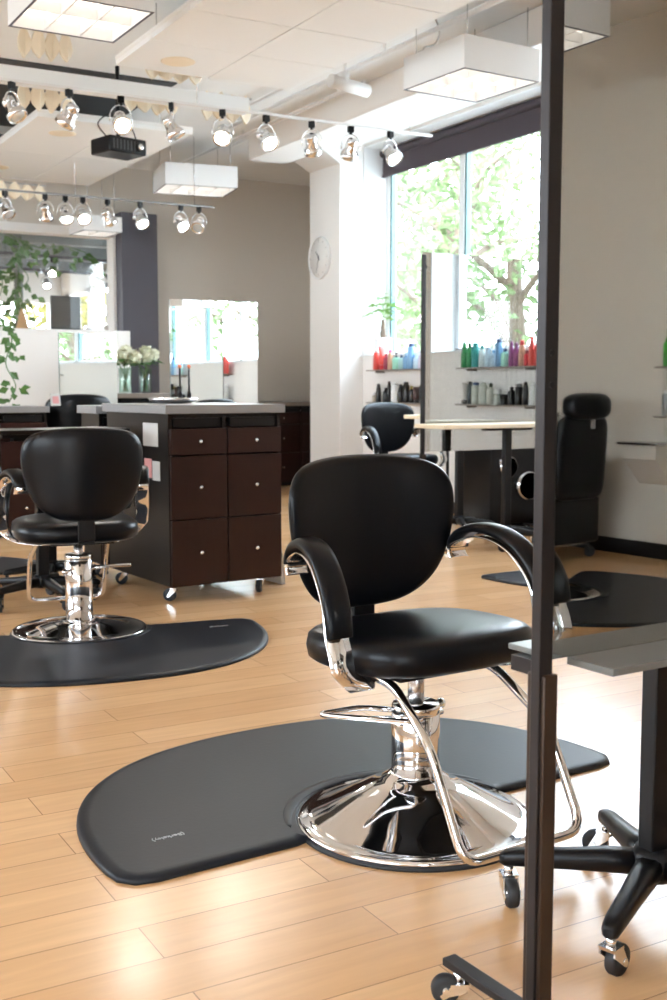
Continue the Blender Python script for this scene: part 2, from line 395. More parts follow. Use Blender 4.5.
tree((7.8, 24.0, 0), 4.2, 1.9, 1700, 'leafB', 'yellow-leaved tree outside the far room, right one', 22, .24)
b = MB(); b.bx(5.56, 5.59, 13.6, 18.4, 1.55, 2.02)
tag(b.build('grey_banner', 'banner'), 'taupe banner stretched below the windows of the far room', 'banner')
b = MB(); b.box((4.56, 15.3, 1.97), (.40, .05, .72)); b.m(1).bx(4.36, 4.76, 15.26, 15.275, 1.62, 1.66); b.m(0).bx(4.5, 4.6, 15.28, 15.32, .0, 1.7)
tag(b.build('chalkboard_sign', ['board', 'slate']), 'dark upright chalkboard standing in the far room', 'sign')
b = MB(); b.cyl((3.32, 12.9, 0), (3.32, 12.9, 2.98), .05, 16); b.lathe([(.09, 0), (.09, .03), (.05, .05)], (3.32, 12.9, 0), 16)
tag(b.build('chrome_pole', 'chrome'), 'upright chrome pole standing just behind the internal window', 'pole')

# ================================================================== STYLING CHAIR
chair_label = {}
_h = [(.10, .921), (.185, .908), (.232, .884), (.256, .845), (.262, .795), (.256, .73), (.240, .665), (.212, .605), (.170, .560), (.115, .532), (.055, .522)]
BACK = closed_spline([(0, .925)] + _h + [(0, .520)] + [(-u, v) for u, v in reversed(_h)], 4)
def sq_outline(a, c, n=3.6, k=56, y0=0):
    o = []
    for i in range(k):
        t = 2*PI*i/k; cx, sx = math.cos(t), math.sin(t)
        o.append((a*math.copysign(abs(cx)**(2/n), cx), y0 + c*math.copysign(abs(sx)**(2/n), sx)))
    return o
ARM = [(.150, .668), (.145, .688), (.117, .709), (.072, .720), (.014, .713), (-.040, .687), (-.083, .646), (-.112, .600), (-.124, .560), (-.127, .538)]
arm_x = lambda y: .258 + .060*(.15-max(y, -.12))/.27
def styling_chair(name, label, loc, rz, base_rz=0., lift=0., group=None, flat=False):
    t = thing(name, label, 'chair', loc, rz, group)
    # base, column, piston
    b = MB(); bh = .45 if flat else 1.0
    b.lathe([(r_, .004+(z_-.004)*bh if r_ < .27 else z_) for r_, z_ in [(.0, .004), (.285, .004), (.300, .008), (.302, .016), (.292, .022), (.280, .021), (.262, .028), (.225, .046), (.17, .076), (.115, .104), (.088, .114), (.084, .124), (.070, .130), (.064, .136), (0, .136)]], seg=64)
    b.build('base', 'chrome', t)
    b = MB(); b.lathe([(.2, .0), (.306, .0), (.307, .006), (.30, .009), (.2, .006)], seg=64); b.build('base_gasket', 'rubber', t)
    b = MB(); ct = .045 if flat else 0
    b.lathe([(0, .05 if flat else .12), (.061, .05 if flat else .12), (.061, .285+ct), (.0597, .286+ct), (.0597, .290+ct), (.061, .291+ct), (.061, .306+ct), (.058, .312+ct), (0, .312+ct)], seg=32); b.build('pump_column', 'chrome', t)
    b = MB(); b.cyl((0, 0, .30), (0, 0, .415+lift), .021, 16); b.build('piston', 'satin', t)
    # pump lever
    ca, sa = math.cos(base_rz), math.sin(base_rz)
    R = lambda p: (p[0]*ca-p[1]*sa, p[0]*sa+p[1]*ca, p[2])
    b = MB(); b.tube([R(p) for p in fillet([(.058, -.035, .285), (-.06, -.05, .283), (-.185, .115, .288), (-.20, .14, .29), (-.10, .10, .297), (-.035, .045, .29)], .03)], .0075, 8)
    b.cyl(R((.05, 0, .288)), R((.105, .012, .288)), .0095, 10); b.ball(R((.105, .012, .288)), .0135)
    b.build('pump_lever', 'chrome', t)
    z = lift
    # seat
    b = MB(); SO = [(u+.012, v) for u, v in sq_outline(.274, .226, 3.0, 64, .0)]
    b.pillow(SO, (.010, 0), .052, .050, lambda u, v, w: (u, v, .468+z+w - .03*v), 3.5, 10)
    b.build('seat', 'vinyl', t)
    b = MB(); b.bx(-.14, .14, -.12, .14, .405+z, .424+z, .006); b.lathe([(.055, .395+z), (.055, .42+z), (0, .42+z)], seg=20); b.build('seat_plate', 'black', t)
    # backrest
    bend = lambda u, v, w: (u, .235 - 1.05*u*u - .0*v + .10*(v-.55)*.55 - w, v+z)
    b = MB(); b.pillow(BACK, (0, .72), .030, .034, bend, 2.6, 8); b.build('backrest', 'vinyl', t)
    b = MB(); b.bx(-.036, .036, .226, .246, .435+z, .56+z, .006); b.bx(-.036, .036, .10, .246, .418+z, .434+z, .006); b.build('back_bracket', 'black', t)
    # arms
    for sx in (-1, 1):
        P = smooth_path([(sx*arm_x(y), y, zz+z) for y, zz in ARM], 5)
        if sx > 0: pass
        n = len(P); th = [.012+.012*math.sin(PI*min(1, .12+i/(n-1)*.86)) for i in range(n)]
        b = MB(); b.strip(P, (1, 0, 0), .070, [-q for q in th]); pad = b.build('arm_pad', 'vinyl', t)
        Q = [(sx*arm_x(y), y, zz+z) for y, zz in [(.148, .640), (.158, .656), (.151, .678), (.117, .6975), (.072, .7085), (.017, .702), (-.034, .678), (-.074, .640), (-.102, .596), (-.116, .54), (-.134, .50), (-.146, .455), (-.140, .42), (-.108, .400), (-.04, .396), (.03, .398)]]
        S = smooth_path(Q, 4); ns = len(S)
        Sx = []
        for i, p in enumerate(S):
            k = max(0, (i/(ns-1)-.72)/.28); Sx.append(Vector((p.x - sx*.15*k, p.y, p.z)))
        b = MB(); b.strip(Sx, (1, 0, 0), .064, .006); b.build('arm_strap', 'chrome', t)
    # footrest
    b = MB(); xs, yt = .178, -.10
    P = [(-xs+.02, yt+.06, .41+z), (-xs+.02, yt-.02, .405+z), (-xs, -.285, .30+z), (-xs, -.405, .075+z), (xs, -.405, .075+z), (xs, -.285, .30+z), (xs-.02, yt-.02, .405+z), (xs-.02, yt+.06, .41+z)]
    b.tube(fillet(P, .05, 6), .0115, 10); b.build('footrest', 'chrome', t)
    return t
styling_chair('styling_chair', 'black vinyl styling chair on a domed chrome base in the centre, nearest the camera', (1.573, 2.343, 0), math.radians(3.8), 0.15, 0, 'black styling chairs')
styling_chair('styling_chair', 'black styling chair seen from behind, with its round base in the left floor mat', (1.521, 4.991, .001), math.radians(180-8), math.radians(40), .008, 'black styling chairs', True)
styling_chair('styling_chair', 'smaller black styling chair below the clock and shelf, half behind the far mirror', (4.96, 7.62, 0), math.radians(3), 0.2, .06, 'black styling chairs')
styling_chair('styling_chair', 'black styling chair cut off by the left edge of the photo', (1.22, 6.72, 0), math.radians(6), 0.2, .02, 'black styling chairs')
# a chair on the near side of the tall mirror: only its mirror image is in view
styling_chair('styling_chair', 'black styling chair whose arm and seat edge show in the tall near mirror', (1.765, .52, 0), math.radians(183), 0.2, 0, 'black styling chairs')

# ================================================================== FLOOR MATS
def half_moon(a, d, rc=.304, cy=-.03, n=48):
    """outline: D-shaped back, flat front edge at y=0 with a bite of radius rc"""
    o = []
    for i in range(n+1):
        t = PI*i/n; c, s = math.cos(t), math.sin(t)
        o.append((a*math.copysign(abs(c)**(2/2.35), c), .10+(d-.10)*abs(s)**(2/2.2)))
    o += [(-a+.005, .05), (-a+.035, .012), (-a+.085, 0)]
    a0 = math.acos(max(-1, min(1, 0)))  # bite
    o += [(-rc-.03, 0.0), (-rc-.006, .006)]
    tb = math.asin(-cy/rc) + .02
    for i in range(25):
        t = PI - tb - (PI-2*tb)*i/24; o.append((rc*math.cos(t), cy+rc*math.sin(t)))
    o += [(rc+.006, .006), (rc+.03, 0.0), (a-.085, 0), (a-.035, .012), (a-.005, .05)]
    return o
def inset(o, d, bite=True):
    r = []; n = len(o)
    for i in range(n):
        p, q, s = Vector(o[i-1]), Vector(o[i]), Vector(o[(i+1) % n])
        t = (s-p); t = t.normalized() if t.length > 1e-9 else Vector((1, 0)); e = d*(.12 if bite and (q-Vector((0, -.03))).length < .306 else 1); r.append((q.x - t.y*e, q.y + t.x*e))
    return r
def floor_mat_obj(label, loc, rz, a, d, group='black anti-fatigue mats'):
    o = half_moon(a, d); b = MB()
    lv = [(0, .0005), (.001, .008), (.008, .0135), (.022, .0165), (.034, .017)]
    b.rings([[(x, y, z) for x, y in inset(o, k)] for k, z in lv], False, True, True)
    # flat top as ngon, bottom as ngon
    top = [b.bm.verts.new((x, y, .017)) for x, y in inset(o, .034)]; bot = [b.bm.verts.new((x, y, .0005)) for x, y in o]
    f1 = b.bm.faces.new(top); f2 = b.bm.faces.new(list(reversed(bot))); b._fin([f1, f2])
    # rolled lip round the bite
    pth = [(.327*math.cos(PI*i/40), -.03+.327*math.sin(PI*i/40), .0155) for i in range(4, 37)]
    b.tube(pth, [.012*math.sin(PI*(i+.6)/33.2)**.5 for i in range(33)], 8, True, (.5, 1.9))
    bmesh.ops.remove_doubles(b.bm, verts=b.bm.verts[:], dist=1e-5)
    t = b.build('salon_mat', 'mat', None, loc); t.rotation_euler = (0, 0, rz)
    tag(t, label, 'mat', group)
    return t
def lettering(name, txt, size, mat, parent, loc, rot, align='CENTER', font_scale=1., ext=.0006):
    c = bpy.data.curves.new(name, 'FONT'); c.body = txt; c.size = size; c.align_x = align; c.align_y = 'CENTER'; c.extrude = ext
    o = bpy.data.objects.new(name, c); COL.objects.link(o); c.materials.append(M[mat])
    me = bpy.data.meshes.new_from_object(o.evaluated_get(bpy.context.evaluated_depsgraph_get()))
    bpy.data.objects.remove(o); o = bpy.data.objects.new(name, me); COL.objects.link(o)
    o.parent = parent; o.location = loc; o.rotation_euler = rot
    return o
m1 = floor_mat_obj('black half-moon floor mat under the nearest styling chair', (1.575, 2.375, 0), math.radians(3.8), .785, .86)
lettering('lettering', '{Berkeley}', .0205, 'ink', m1, (-.588, .187, .0175), (0, 0, PI), 'CENTER', 1.0)
m2 = floor_mat_obj('black half-moon floor mat at the left, cut off by the photo edge', (1.521, 4.985, 0), math.radians(180-9), .80, .95)
lettering('lettering', '{Berkeley}', .0205, 'ink', m2, (-.60, .17, .0175), (0, 0, PI), 'CENTER', 1.0)
floor_mat_obj('black mat tip lying beyond the near chair, behind the tall steel post', (4.78, 5.36, 0), math.radians(183), .80, .92)
floor_mat_obj('grey-looking mat under the chair at the left edge', (1.22, 6.74, 0), math.radians(5), .76, .9)
floor_mat_obj('black mat seen in the tall near mirror, in front of the barber chair', (4.35, -1.49, 0), math.radians(-29.5), .80, .90)
b = MB(); b.lathe([(0, 0), (.295, 0), (.302, .006), (.300, .014), (.285, .020), (.27, .020), (.2, .03), (.07, .05), (0, .05)], (4.335, -1.515, .0005), 48)
tag(b.build('chair_base', 'chrome'), 'chrome disc base in the mat seen in the tall near mirror', 'chair base')
# ================================================================== CASTERS, STAR BASES, TABLES
def caster_mb(c, r=.032, ang=0., h=.09):
    """chrome fork + black wheel under point c (top at height h)"""
    b = MB(); ca, sa = math.cos(ang), math.sin(ang)
    R = lambda x, y, z: (c[0]+x*ca-y*sa, c[1]+x*sa+y*ca, z)
    b.cyl(R(0, 0, h), R(0, 0, h-.022), .010, 10)
    rot = Matrix.Rotation(ang, 3, 'Z')
    for s in (-1, 1):
        b.prism([(-.012, h-.02), (.014, h-.02), (.036, r-.006), (.030, r-.014), (.020, r-.008), (-.014, h-.034)], s*.0155-.002, s*.0155+.002, lambda x, z, y: R(x, y, z))
    b.box(R(0, 0, h-.021), (.034, .036, .006), rot)
    b.m(1)
    ring = []
    for rr, yy in ((r*.55, -.011), (r*.93, -.011), (r, -.007), (r, .007), (r*.93, .011), (r*.55, .011)):
        ring.append([R(.024+rr*math.cos(k*2*PI/22), yy, r+rr*math.sin(k*2*PI/22)) for k in range(22)])
    b.rings(ring, True)
    b.m(0).cyl(R(.024, -.019, r), R(.024, .019, r), .007, 10)
    return b
def star_base(t, r, a0, hub_h=.12, wheel=.031, black=False):
    b = MB(); b.lathe([(.0, hub_h-.035), (.042, hub_h-.035), (.048, hub_h-.02), (.048, hub_h+.012), (.04, hub_h+.03), (0, hub_h+.03)], seg=20); b.build('hub', 'black', t)
    for k in range(5):
        a = math.radians(a0+72*k); d = Vector((math.cos(a), math.sin(a), 0)); q = Vector((-d.y, d.x, 0))
        b = MB(); rings = []
        for f, w, hh, z in ((.03, .056, .050, hub_h-.005), (.10, .05, .05, hub_h-.006), (r*.6, .043, .042, hub_h-.012), (r-.02, .038, .036, hub_h-.018), (r+.008, .034, .032, hub_h-.022), (r+.02, .018, .018, hub_h-.024)):
            ring = []
            for j in range(10):
                th = 2*PI*j/10; cx, sz = math.cos(th), math.sin(th)
                ring.append(d*f + q*(w*.5*math.copysign(abs(cx)**.6, cx)) + Vector((0, 0, z+hh*.5*math.copysign(abs(sz)**.6, sz))))
            rings.append(ring)
        b.rings(rings); lg = b.build('leg', 'black', t)
        caster_mb((d.x*r, d.y*r), wheel, a+.9+k, hub_h-.036).build('caster', ['black', 'rubber'] if black else ['chrome', 'rubber'], lg)
def rolling_table(label, loc, rz, r, a0, top, zt, tt, mats, group='pedestal tables on star bases', black=False):
    """top=(x0,x1,y0,y1) around the post"""
    t = thing('rolling_table', label, 'table', loc, rz, group)
    star_base(t, r, a0, black=black)
    b = MB(); b.bx(-.0285, .0285, -.021, .021, .13, zt-tt, .004); b.build('post', 'black', t)
    b = MB(); b.bx(*top, zt-tt, zt, .004); b.build('table_top', mats, t)
    b = MB(); b.bx(max(top[0]+.05, -.2), min(top[1]-.05, .2), -.03, .03, zt-tt-.022, zt-tt); b.build('bracket', 'black', t)
    return t
rolling_table('black star-based pedestal on casters standing behind the tall near mirror', (1.718, 1.665, 0), 0, .30, 66, (-.20, .45, -.12, .14), .73, .018, 'ledge')
rolling_table('birch-topped pedestal table in front of the far mirror', (4.95, 6.27, 0), math.radians(1), .28, 150, (-.66, .46, -.17, .17), .86, .028, 'birch')
rolling_table('birch-topped pedestal table behind the far mirror, only one corner showing', (5.02, 6.92, 0), 0, .25, 100, (-.42, .34, -.14, .12), .905, .028, 'birch')
rolling_table('black pedestal table whose top shows over the back of the left chair', (1.568, 5.76, 0), math.radians(4), .27, 200, (-.42, .42, -.17, .16), .895, .022, 'dside', black=True)
rolling_table('second black pedestal table, between the left chair and the cabinet', (1.74, 6.22, 0), math.radians(4), .24, 245, (-.27, .20, -.14, .10), .86, .022, 'dside', black=True)

# ================================================================== MIRROR STATIONS
def station(label, loc, rz, w, ztop, foot=True, ledges=True, zb=.655):
    t = thing('mirror_station', label, 'mirror station', loc, rz)
    for k, x in enumerate((0, w)):
        b = MB(); b.bx(x-.0145, x+.0145, -.004, .017, .085, ztop-.02, .002)
        if k == 0 or True:
            b.m(1)
            for z in (1.155, 1.105): b.cyl((x, -.0039, z), (x, -.0055, z), .0048, 10)
        p = b.build('post', ['iron', 'black'], t)
        b = MB(); b.bx(x-.0095, x+.021, -.0105, .030, .072, .640, .003); b.build('post_sleeve', 'bronze', p)
        b = MB(); b.cyl((x+(.03 if k == 0 else -.03), .014, ztop-.10), (x+(.03 if k == 0 else -.03), .030, ztop-.10), .009, 12); b.build('clip', 'black', t)
        b = MB(); b.bx(x-.027, x+.003, -.36, .222, .058, .073, .002); f = b.build('foot', 'iron', t)
        for y in (-.33, .20): caster_mb((x-.014, y-.01), .026, 2.6+k, .0585).build('caster', ['chrome', 'rubber'], f)
        b = MB(); b.bx(.004, w-.004, .0215, .0265, zb, ztop); mr = b.build('mirror', 'silver', t, None, 'mirror plate')
    b = MB(); b.bx(.004, w-.004, .0280, .0330, zb, ztop); b.build('mirror', 'silver', t, None, 'rear mirror plate')
    if ledges:
        b = MB(); b.bx(.070, w+.02, -.082, .0212, zb-.012, zb+.0006, .0015); b.build('ledge', 'ledge', t)
        b = MB(); b.bx(.042, w-.02, .036, .135, zb-.004, zb+.006, .002); l = b.build('ledge', 'ledge', t)
        b = MB(); b.bx(.018, .05, .04, .10, zb-.03, zb-.004); b.build('ledge_bracket', 'iron', l)
    return t
station('tall near mirror station on casters with a raw steel post, filling the right side', (1.190, 1.402, 0), math.radians(3.3), .80, 2.05)
station('far mirror station behind the near chair, reflecting bottles and the big window', (4.475, 6.60, 0), math.radians(0.4), 1.11, 2.03, True, False)

# frameless station mirror and screen at the back
def back_mirror(label, loc, rz, x0, x1, z0, z1):
    t = thing('standing_mirror', label, 'mirror', loc, rz)
    b = MB(); b.bx(x0, x1, 0, .006, z0, z1); b.build('mirror', 'silver', t)
    b = MB(); b.bx(x0, x1, .0065, .018, z0+.01, z1-.002); b.build('backing', 'teal', t)
    for x in (x0+.03, x1-.03):
        b = MB(); b.cyl((x, -.001, z1-.09), (x, -.012, z1-.09), .010, 12); b.build('clip', 'satin', t)
    for x in (x0+.08, x1-.08):
        b = MB(); b.bx(x-.015, x+.015, .0185, .045, .02, z1-.2); b.bx(x-.018, x+.018, -.2, .25, 0, .02); b.build('post', 'black', t)
    return t
back_mirror('large frameless mirror standing behind the dark cabinet, reflecting the window', (4.185, 9.50, 0), math.radians(.3), -.425, .425, .62, 1.875)
back_mirror('narrow mirror in front of the cream screen, beside the white flowers', (3.015, 9.48, 0), math.radians(9), -.265, .265, .62, 1.56)
b = MB(); b.bx(2.50, 3.93, 11.0, 11.04, .05, 1.665, .004)
for x in (2.7, 3.8): b.bx(x-.02, x+.02, 10.83, 11.21, 0, .05)
tag(b.build('partition_screen', 'walllight'), 'low cream screen panel standing behind the narrow left mirror', 'screen')

# ================================================================== CABINETS
def salon_cart(label, loc, rz, w, d, h, cols=2, side_notes=False, caster=True, topmat='counter', rows=((.00, .385), (.392, .757), (.766, .915))):
    t = thing('drawer_cabinet', label, 'cabinet', loc, rz)
    z0 = .09 if caster else .05; zt = h-.045; H = zt-z0
    b = MB(); b.bx(0, .018, 0, d, z0, zt); b.bx(w-.018, w, 0, d, z0, zt); b.bx(.018, w-.018, .02, d, z0, z0+.018); b.bx(.018, w-.018, d-.016, d, z0+.018, zt)
    b.bx(.018, w-.018, .04, d-.016, z0+.918*H, z0+.918*H+.012); b.bx(w/2-.009, w/2+.009, .02, d-.016, z0+.018, zt); b.bx(.018, w-.018, .012, .03, zt-.02, zt); b.build('carcass', 'dside', t)
    b = MB(); b.bx(-.025, w+.02, -.022, d+.01, zt, h, .003); b.build('worktop', topmat, t)
    cw = w/cols
    for c in range(cols):
        for r, (a, e) in enumerate(rows):
            b = MB(); b.bx(c*cw+.004, (c+1)*cw-.004, -.018, -.001, z0+a*H, z0+e*H, .0015); f = b.build('drawer', 'dwood', t)
            xk, zk = (c+.5)*cw, z0+(a+e)/2*H
            b = MB(); b.lathe([(.004, -.018), (.004, -.028), (.010, -.032), (.011, -.038), (.006, -.043), (0, -.044)], (xk, 0, zk), 12, 'y'); b.build('knob', 'satin', f)
        b = MB(); b.bx(c*cw+.03, (c+1)*cw-.03, .005, .035, z0+.925*H, z0+.975*H); b.build('tray', 'black', t)
    if caster:
        for x, y in ((.06, .08), (w-.08, .08), (.06, d-.08), (w-.08, d-.08)):
            caster_mb((x, y), .034, 2.2+x*3, z0).build('caster', ['chrome', 'rubber'], t)
    else:
        b = MB(); b.bx(.02, w-.02, .05, d-.02, 0, z0); b.build('plinth', 'black', t)
    return t
c1 = salon_cart('dark wood cabinet on casters with six drawers, behind the left floor mat', (2.12, 5.40, 0), math.radians(4.2), .655, .78, 1.015)
b = MB(); b.bx(-.0015, 0, .12, .30, .80, .92); b.build('notice', 'paper', c1, None, 'white paper label')
b = MB(); b.bx(-.0018, 0, .10, .19, .625, .725); b.m(1).bx(-.0018, 0, .20, .29, .635, .735); b.build('sticker', ['paper', 'pink'], c1, None, 'pink and white sticker')
b = MB(); b.tube([(-.05, .42, .80), (-.05, .42, .52), (-.05, .44, .47)], [.048, .042, .03], 14); b.bx(-.03, 0, .40, .45, .74, .80); b.build('dryer_holster', 'black', c1)
salon_cart('second dark cabinet tucked behind the left side of the six-drawer cabinet', (2.055, 6.30, 0), math.radians(4.2), .62, .26, 1.0)
salon_cart('grey-topped dark drawer cabinet at the far left in front of the cream screen', (1.66, 8.45, 0), math.radians(1), .70, .4, .965, 2, caster=False)
salon_cart('dark drawer cabinet against the back wall, left of the clock column', (5.62, 11.42, 0), 0, .90, .5, .945, 2, topmat='taupe', caster=False)
salon_cart('taupe-topped back counter carrying the white flowers', (3.56, 10.42, 0), 0, .56, .34, 1.05, 1, topmat='taupe', caster=False)
t = thing('tool_cabinet', 'dark tool cabinet with chrome dryer rings, below the far mirror', 'cabinet', (5.39, 7.02, 0), 0)
b = MB(); b.bx(0, .46, 0, .42, .05, .80, .004); b.build('carcass', 'dside', t)
b = MB(); b.bx(-.01, .475, -.012, .43, .80, .83, .003); b.build('worktop', 'counter', t)
b = MB(); b.bx(.03, .43, .04, .40, 0, .05); b.build('plinth', 'black', t)
b = MB(); b.lathe([(.075, -.02), (.085, -.012), (.085, -.002), (.072, 0), (.068, -.012), (.075, -.02)], (.17, 0, .49), 28, 'y'); b.m(0).lathe([(.066, -.003), (.03, -.006), (0, -.006)], (.17, 0, .49), 24, 'y'); b.build('dryer_ring', 'chrome', t)
b = MB(); b.lathe([(.105, -.05), (.115, -.03), (.115, -.006), (.10, 0), (.09, -.03), (.105, -.05)], (.35, 0, .34), 32, 'y'); b.build('dryer_ring', 'chrome', t)
b = MB(); b.bx(.06, .08, -.03, 0, .52, .55); b.cyl((.07, -.03, .535), (.07, -.06, .535), .012, 10); b.build('hook', 'chrome', t)
t = thing('pole_stand', 'thin black twin-pole stand with red collars by the window wall', 'stand', (5.48, 7.72, 0), .3)
for x in (0, .21):
    b = MB(); b.cyl((x, 0, .02), (x, 0, .72), .014, 10); p = b.build('pole', 'black', t)
    b = MB(); b.cyl((x, 0, .075), (x, 0, .10), .017, 12); b.build('collar', 'orange', p)
    b = MB(); b.bx(x-.03, x+.03, -.20, .16, 0, .02, .004); b.build('foot', 'black', t)
b = MB(); b.cyl((0, 0, .70), (.21, 0, .70), .010, 10); b.build('crossbar', 'black', t)
# pair of orange-tipped upright sticks standing on the cabinet
for k, x in enumerate((2.47, 2.525)):
    b = MB(); b.cyl((x, 6.10, 1.016), (x, 6.10, 1.215), .006, 10); b.cyl((x, 6.10, 1.016), (x, 6.10, 1.06), .013, 12); b.cyl((x, 6.10, 1.06), (x, 6.10, 1.09), .013, 12, .007); b.m(1).ball((x, 6.10, 1.222), .011)
    o = b.build('hair_tool', ['black', 'orange'])
    tag(o, ('left' if k == 0 else 'right') + ' one of two thin orange-tipped sticks upright on the dark cabinet', 'hair tool', 'orange-tipped sticks')
b = MB(); b.lathe([(.07, 0), (.13, .012), (.14, .03), (.135, .03), (.125, .016), (.0, .006)], (2.38, 5.98, 1.0155), 32); 
tag(b.build('silver_tray', 'satin'), 'shallow pale dish lying on the grey top of the six-drawer cabinet', 'dish')
t = thing('foam_board', 'white board leaning against the right side of the six-drawer cabinet', 'board', (2.86, 5.80, 0), math.radians(4))
b = MB(); b.box((0, 0, .21), (.02, .30, .42), Matrix.Rotation(math.radians(-6), 3, 'Y'), .004); o = b.build('sheet', 'white', t)
b = MB(); b.box((.012, 0, .21), (.004, .31, .43), Matrix.Rotation(math.radians(-6), 3, 'Y')); b.build('edging', 'satin', t)

# ================================================================== things mirrored in the near mirror (they stand behind the camera)
t = thing('barber_chair', 'big black barber chair with a headrest, seen in the tall near mirror', 'chair', (5.37, -2.42, 0), math.radians(-3))
b = MB(); b.bx(-.27, .26, -.35, .18, .10, .40, .02); b.build('base', 'black', t)
b = MB(); b.pillow(sq_outline(.27, .28, 5), (0, 0), .07, .07, lambda u, v, w: (u, v-.06, .47+w)); b.build('seat', 'vinyl', t)
b = MB(); b.pillow(sq_outline(.235, .27, 7), (0, 0), .06, .05, lambda u, v, w: (u, .22+.06*v-w*0-w, .66+v)); b.build('backrest', 'vinyl', t)
b = MB(); b.pillow(sq_outline(.195, .085, 3.2), (0, 0), .09, .07, lambda u, v, w: (u, .27-w, .985+v)); hd = b.build('headrest', 'vinyl', t)
b = MB(); b.box((.02, .296, .905), (.045, .006, .12), None, .002); b.cyl((.02, .298, .90), (.02, .306, .90), .009, 10); b.build('headrest_bracket', 'satin', t)
for s in (-1, 1):
    b = MB(); b.bx(s*.27-.03, s*.27+.03, -.30, .20, .60, .66, .02); b.bx(s*.27-.015, s*.27+.015, -.1, .1, .42, .60); b.build('armrest', 'vinyl', t)
b = MB(); b.bx(-.22, .1, .185, .20, .10, .115); b.build('trim', 'satin', t)
for x, y in ((-.2, .12), (.2, .12), (-.2, -.28), (.2, -.28)): caster_mb((x, y), .036, 1.2, .10).build('caster', ['black', 'rubber'], t)
t = thing('black_cabinet', 'black cabinet with a grey top behind the barber chair in the near mirror', 'cabinet', (5.10, -3.35, 0), 0)
b = MB(); b.bx(0, .76, 0, .5, .0, .90, .004); b.build('carcass', 'black', t); b = MB(); b.bx(-.02, .765, -.02, .52, .90, .93, .003); b.build('worktop', 'taupe', t)
t = thing('wall_bracket_shelf', 'small wall shelf on a tapered bracket beside the barber chair in the mirror', 'shelf', (5.875, -2.0, .74), 0)
b = MB(); b.bx(-.20, -.001, -.16, .16, 0, .016, .003); b.build('board', 'satin', t)
b = MB(); b.prism([(-.001, -.001), (-.17, -.001), (-.17, -.09), (-.001, -.26)], -.13, .13, lambda x, z, y: (x, y, z)); b.build('bracket', 'wall', t)

# ================================================================== LIGHT FIXTURES
def pendant(label, loc, rz, sx, sy, h=.19, ztop=CZ, nx=3, ny=3, wires=True):
    """open box luminaire, local origin at the centre of its lit underside"""
    t = thing('pendant_light', label, 'ceiling light', loc, rz, 'suspended box lights')
    X, Y = sx/2, sy/2; b = MB(); k = .012
    b.bx(-X, -X+k, -Y, Y, 0, h); b.bx(X-k, X, -Y, Y, 0, h); b.bx(-X+k, X-k, -Y, -Y+k, 0, h); b.bx(-X+k, X-k, Y-k, Y, 0, h); b.bx(-X+k, X-k, -Y+k, Y-k, h-k, h-.001)
    b.build('housing', 'white', t)
    b = MB(); e = .012
    b.bx(-X, X, -Y, -Y+e, -.004, -.0005); b.bx(-X, X, Y-e, Y, -.004, -.0005); b.bx(-X, -X+e, -Y+e, Y-e, -.004, -.0005); b.bx(X-e, X, -Y+e, Y-e, -.004, -.0005); b.build('trim', 'slate', t)
    b = MB(); b.bx(-X+.013, X-.013, -Y+.013, Y-.013, .066, .075); b.build('diffuser', 'panel', t)
    b = MB()
    for i in range(1, nx): x = -X+sx*i/nx; b.bx(x-.004, x+.004, -Y+.013, Y-.013, .006, .065)
    for j in range(1, ny): y = -Y+sy*j/ny; b.bx(-X+.013, X-.013, y-.0035, y+.0035, .008, .065)
    b.build('louver', 'white', t)
    dz = ztop-loc[2]
    for x, y in ((-X+.06, -Y+.05), (X-.06, -Y+.05), (-X+.06, Y-.05), (X-.06, Y-.05)):
        b = MB(); b.cyl((x, y, h), (x, y, dz-.002), .0035, 6); b.build('cable', 'satin', t)
    return t
pendant('white box light hanging in front of the big window, with a curled cable', (4.43, 6.03, 3.0), math.radians(3), .60, .61, .195)
pendant('white box light at the top left corner of the photo', (1.89, 5.97, 3.0), math.radians(1), .58, .60, .19, 3.45, 3, 2)
pendant('white box light hanging further back, above the far track lights', (4.42, 10.47, 3.0), math.radians(-9), .70, .56, .20, 3.45, 4, 2)
pendant('small white box light in front of the internal window', (3.74, 11.45, 2.66), math.radians(2), .40, .44, .15, 3.45, 2, 2)
pendant('white box light reflected at the top of the tall near mirror', (4.56, -1.90, 3.0), math.radians(3), .60, .61, .195)
b = MB(); b.tube(smooth_path([(4.20, 6.22, 3.196), (4.21, 6.23, 3.25), (4.30, 6.24, 3.29), (4.32, 6.22, 3.36), (4.27, 6.2, 3.44)]), .006, 6); b.box((4.20, 6.22, 3.21), (.05, .05, .03))
tag(b.build('power_cable', 'satin'), 'curled grey cable rising from the box light by the window', 'cable')

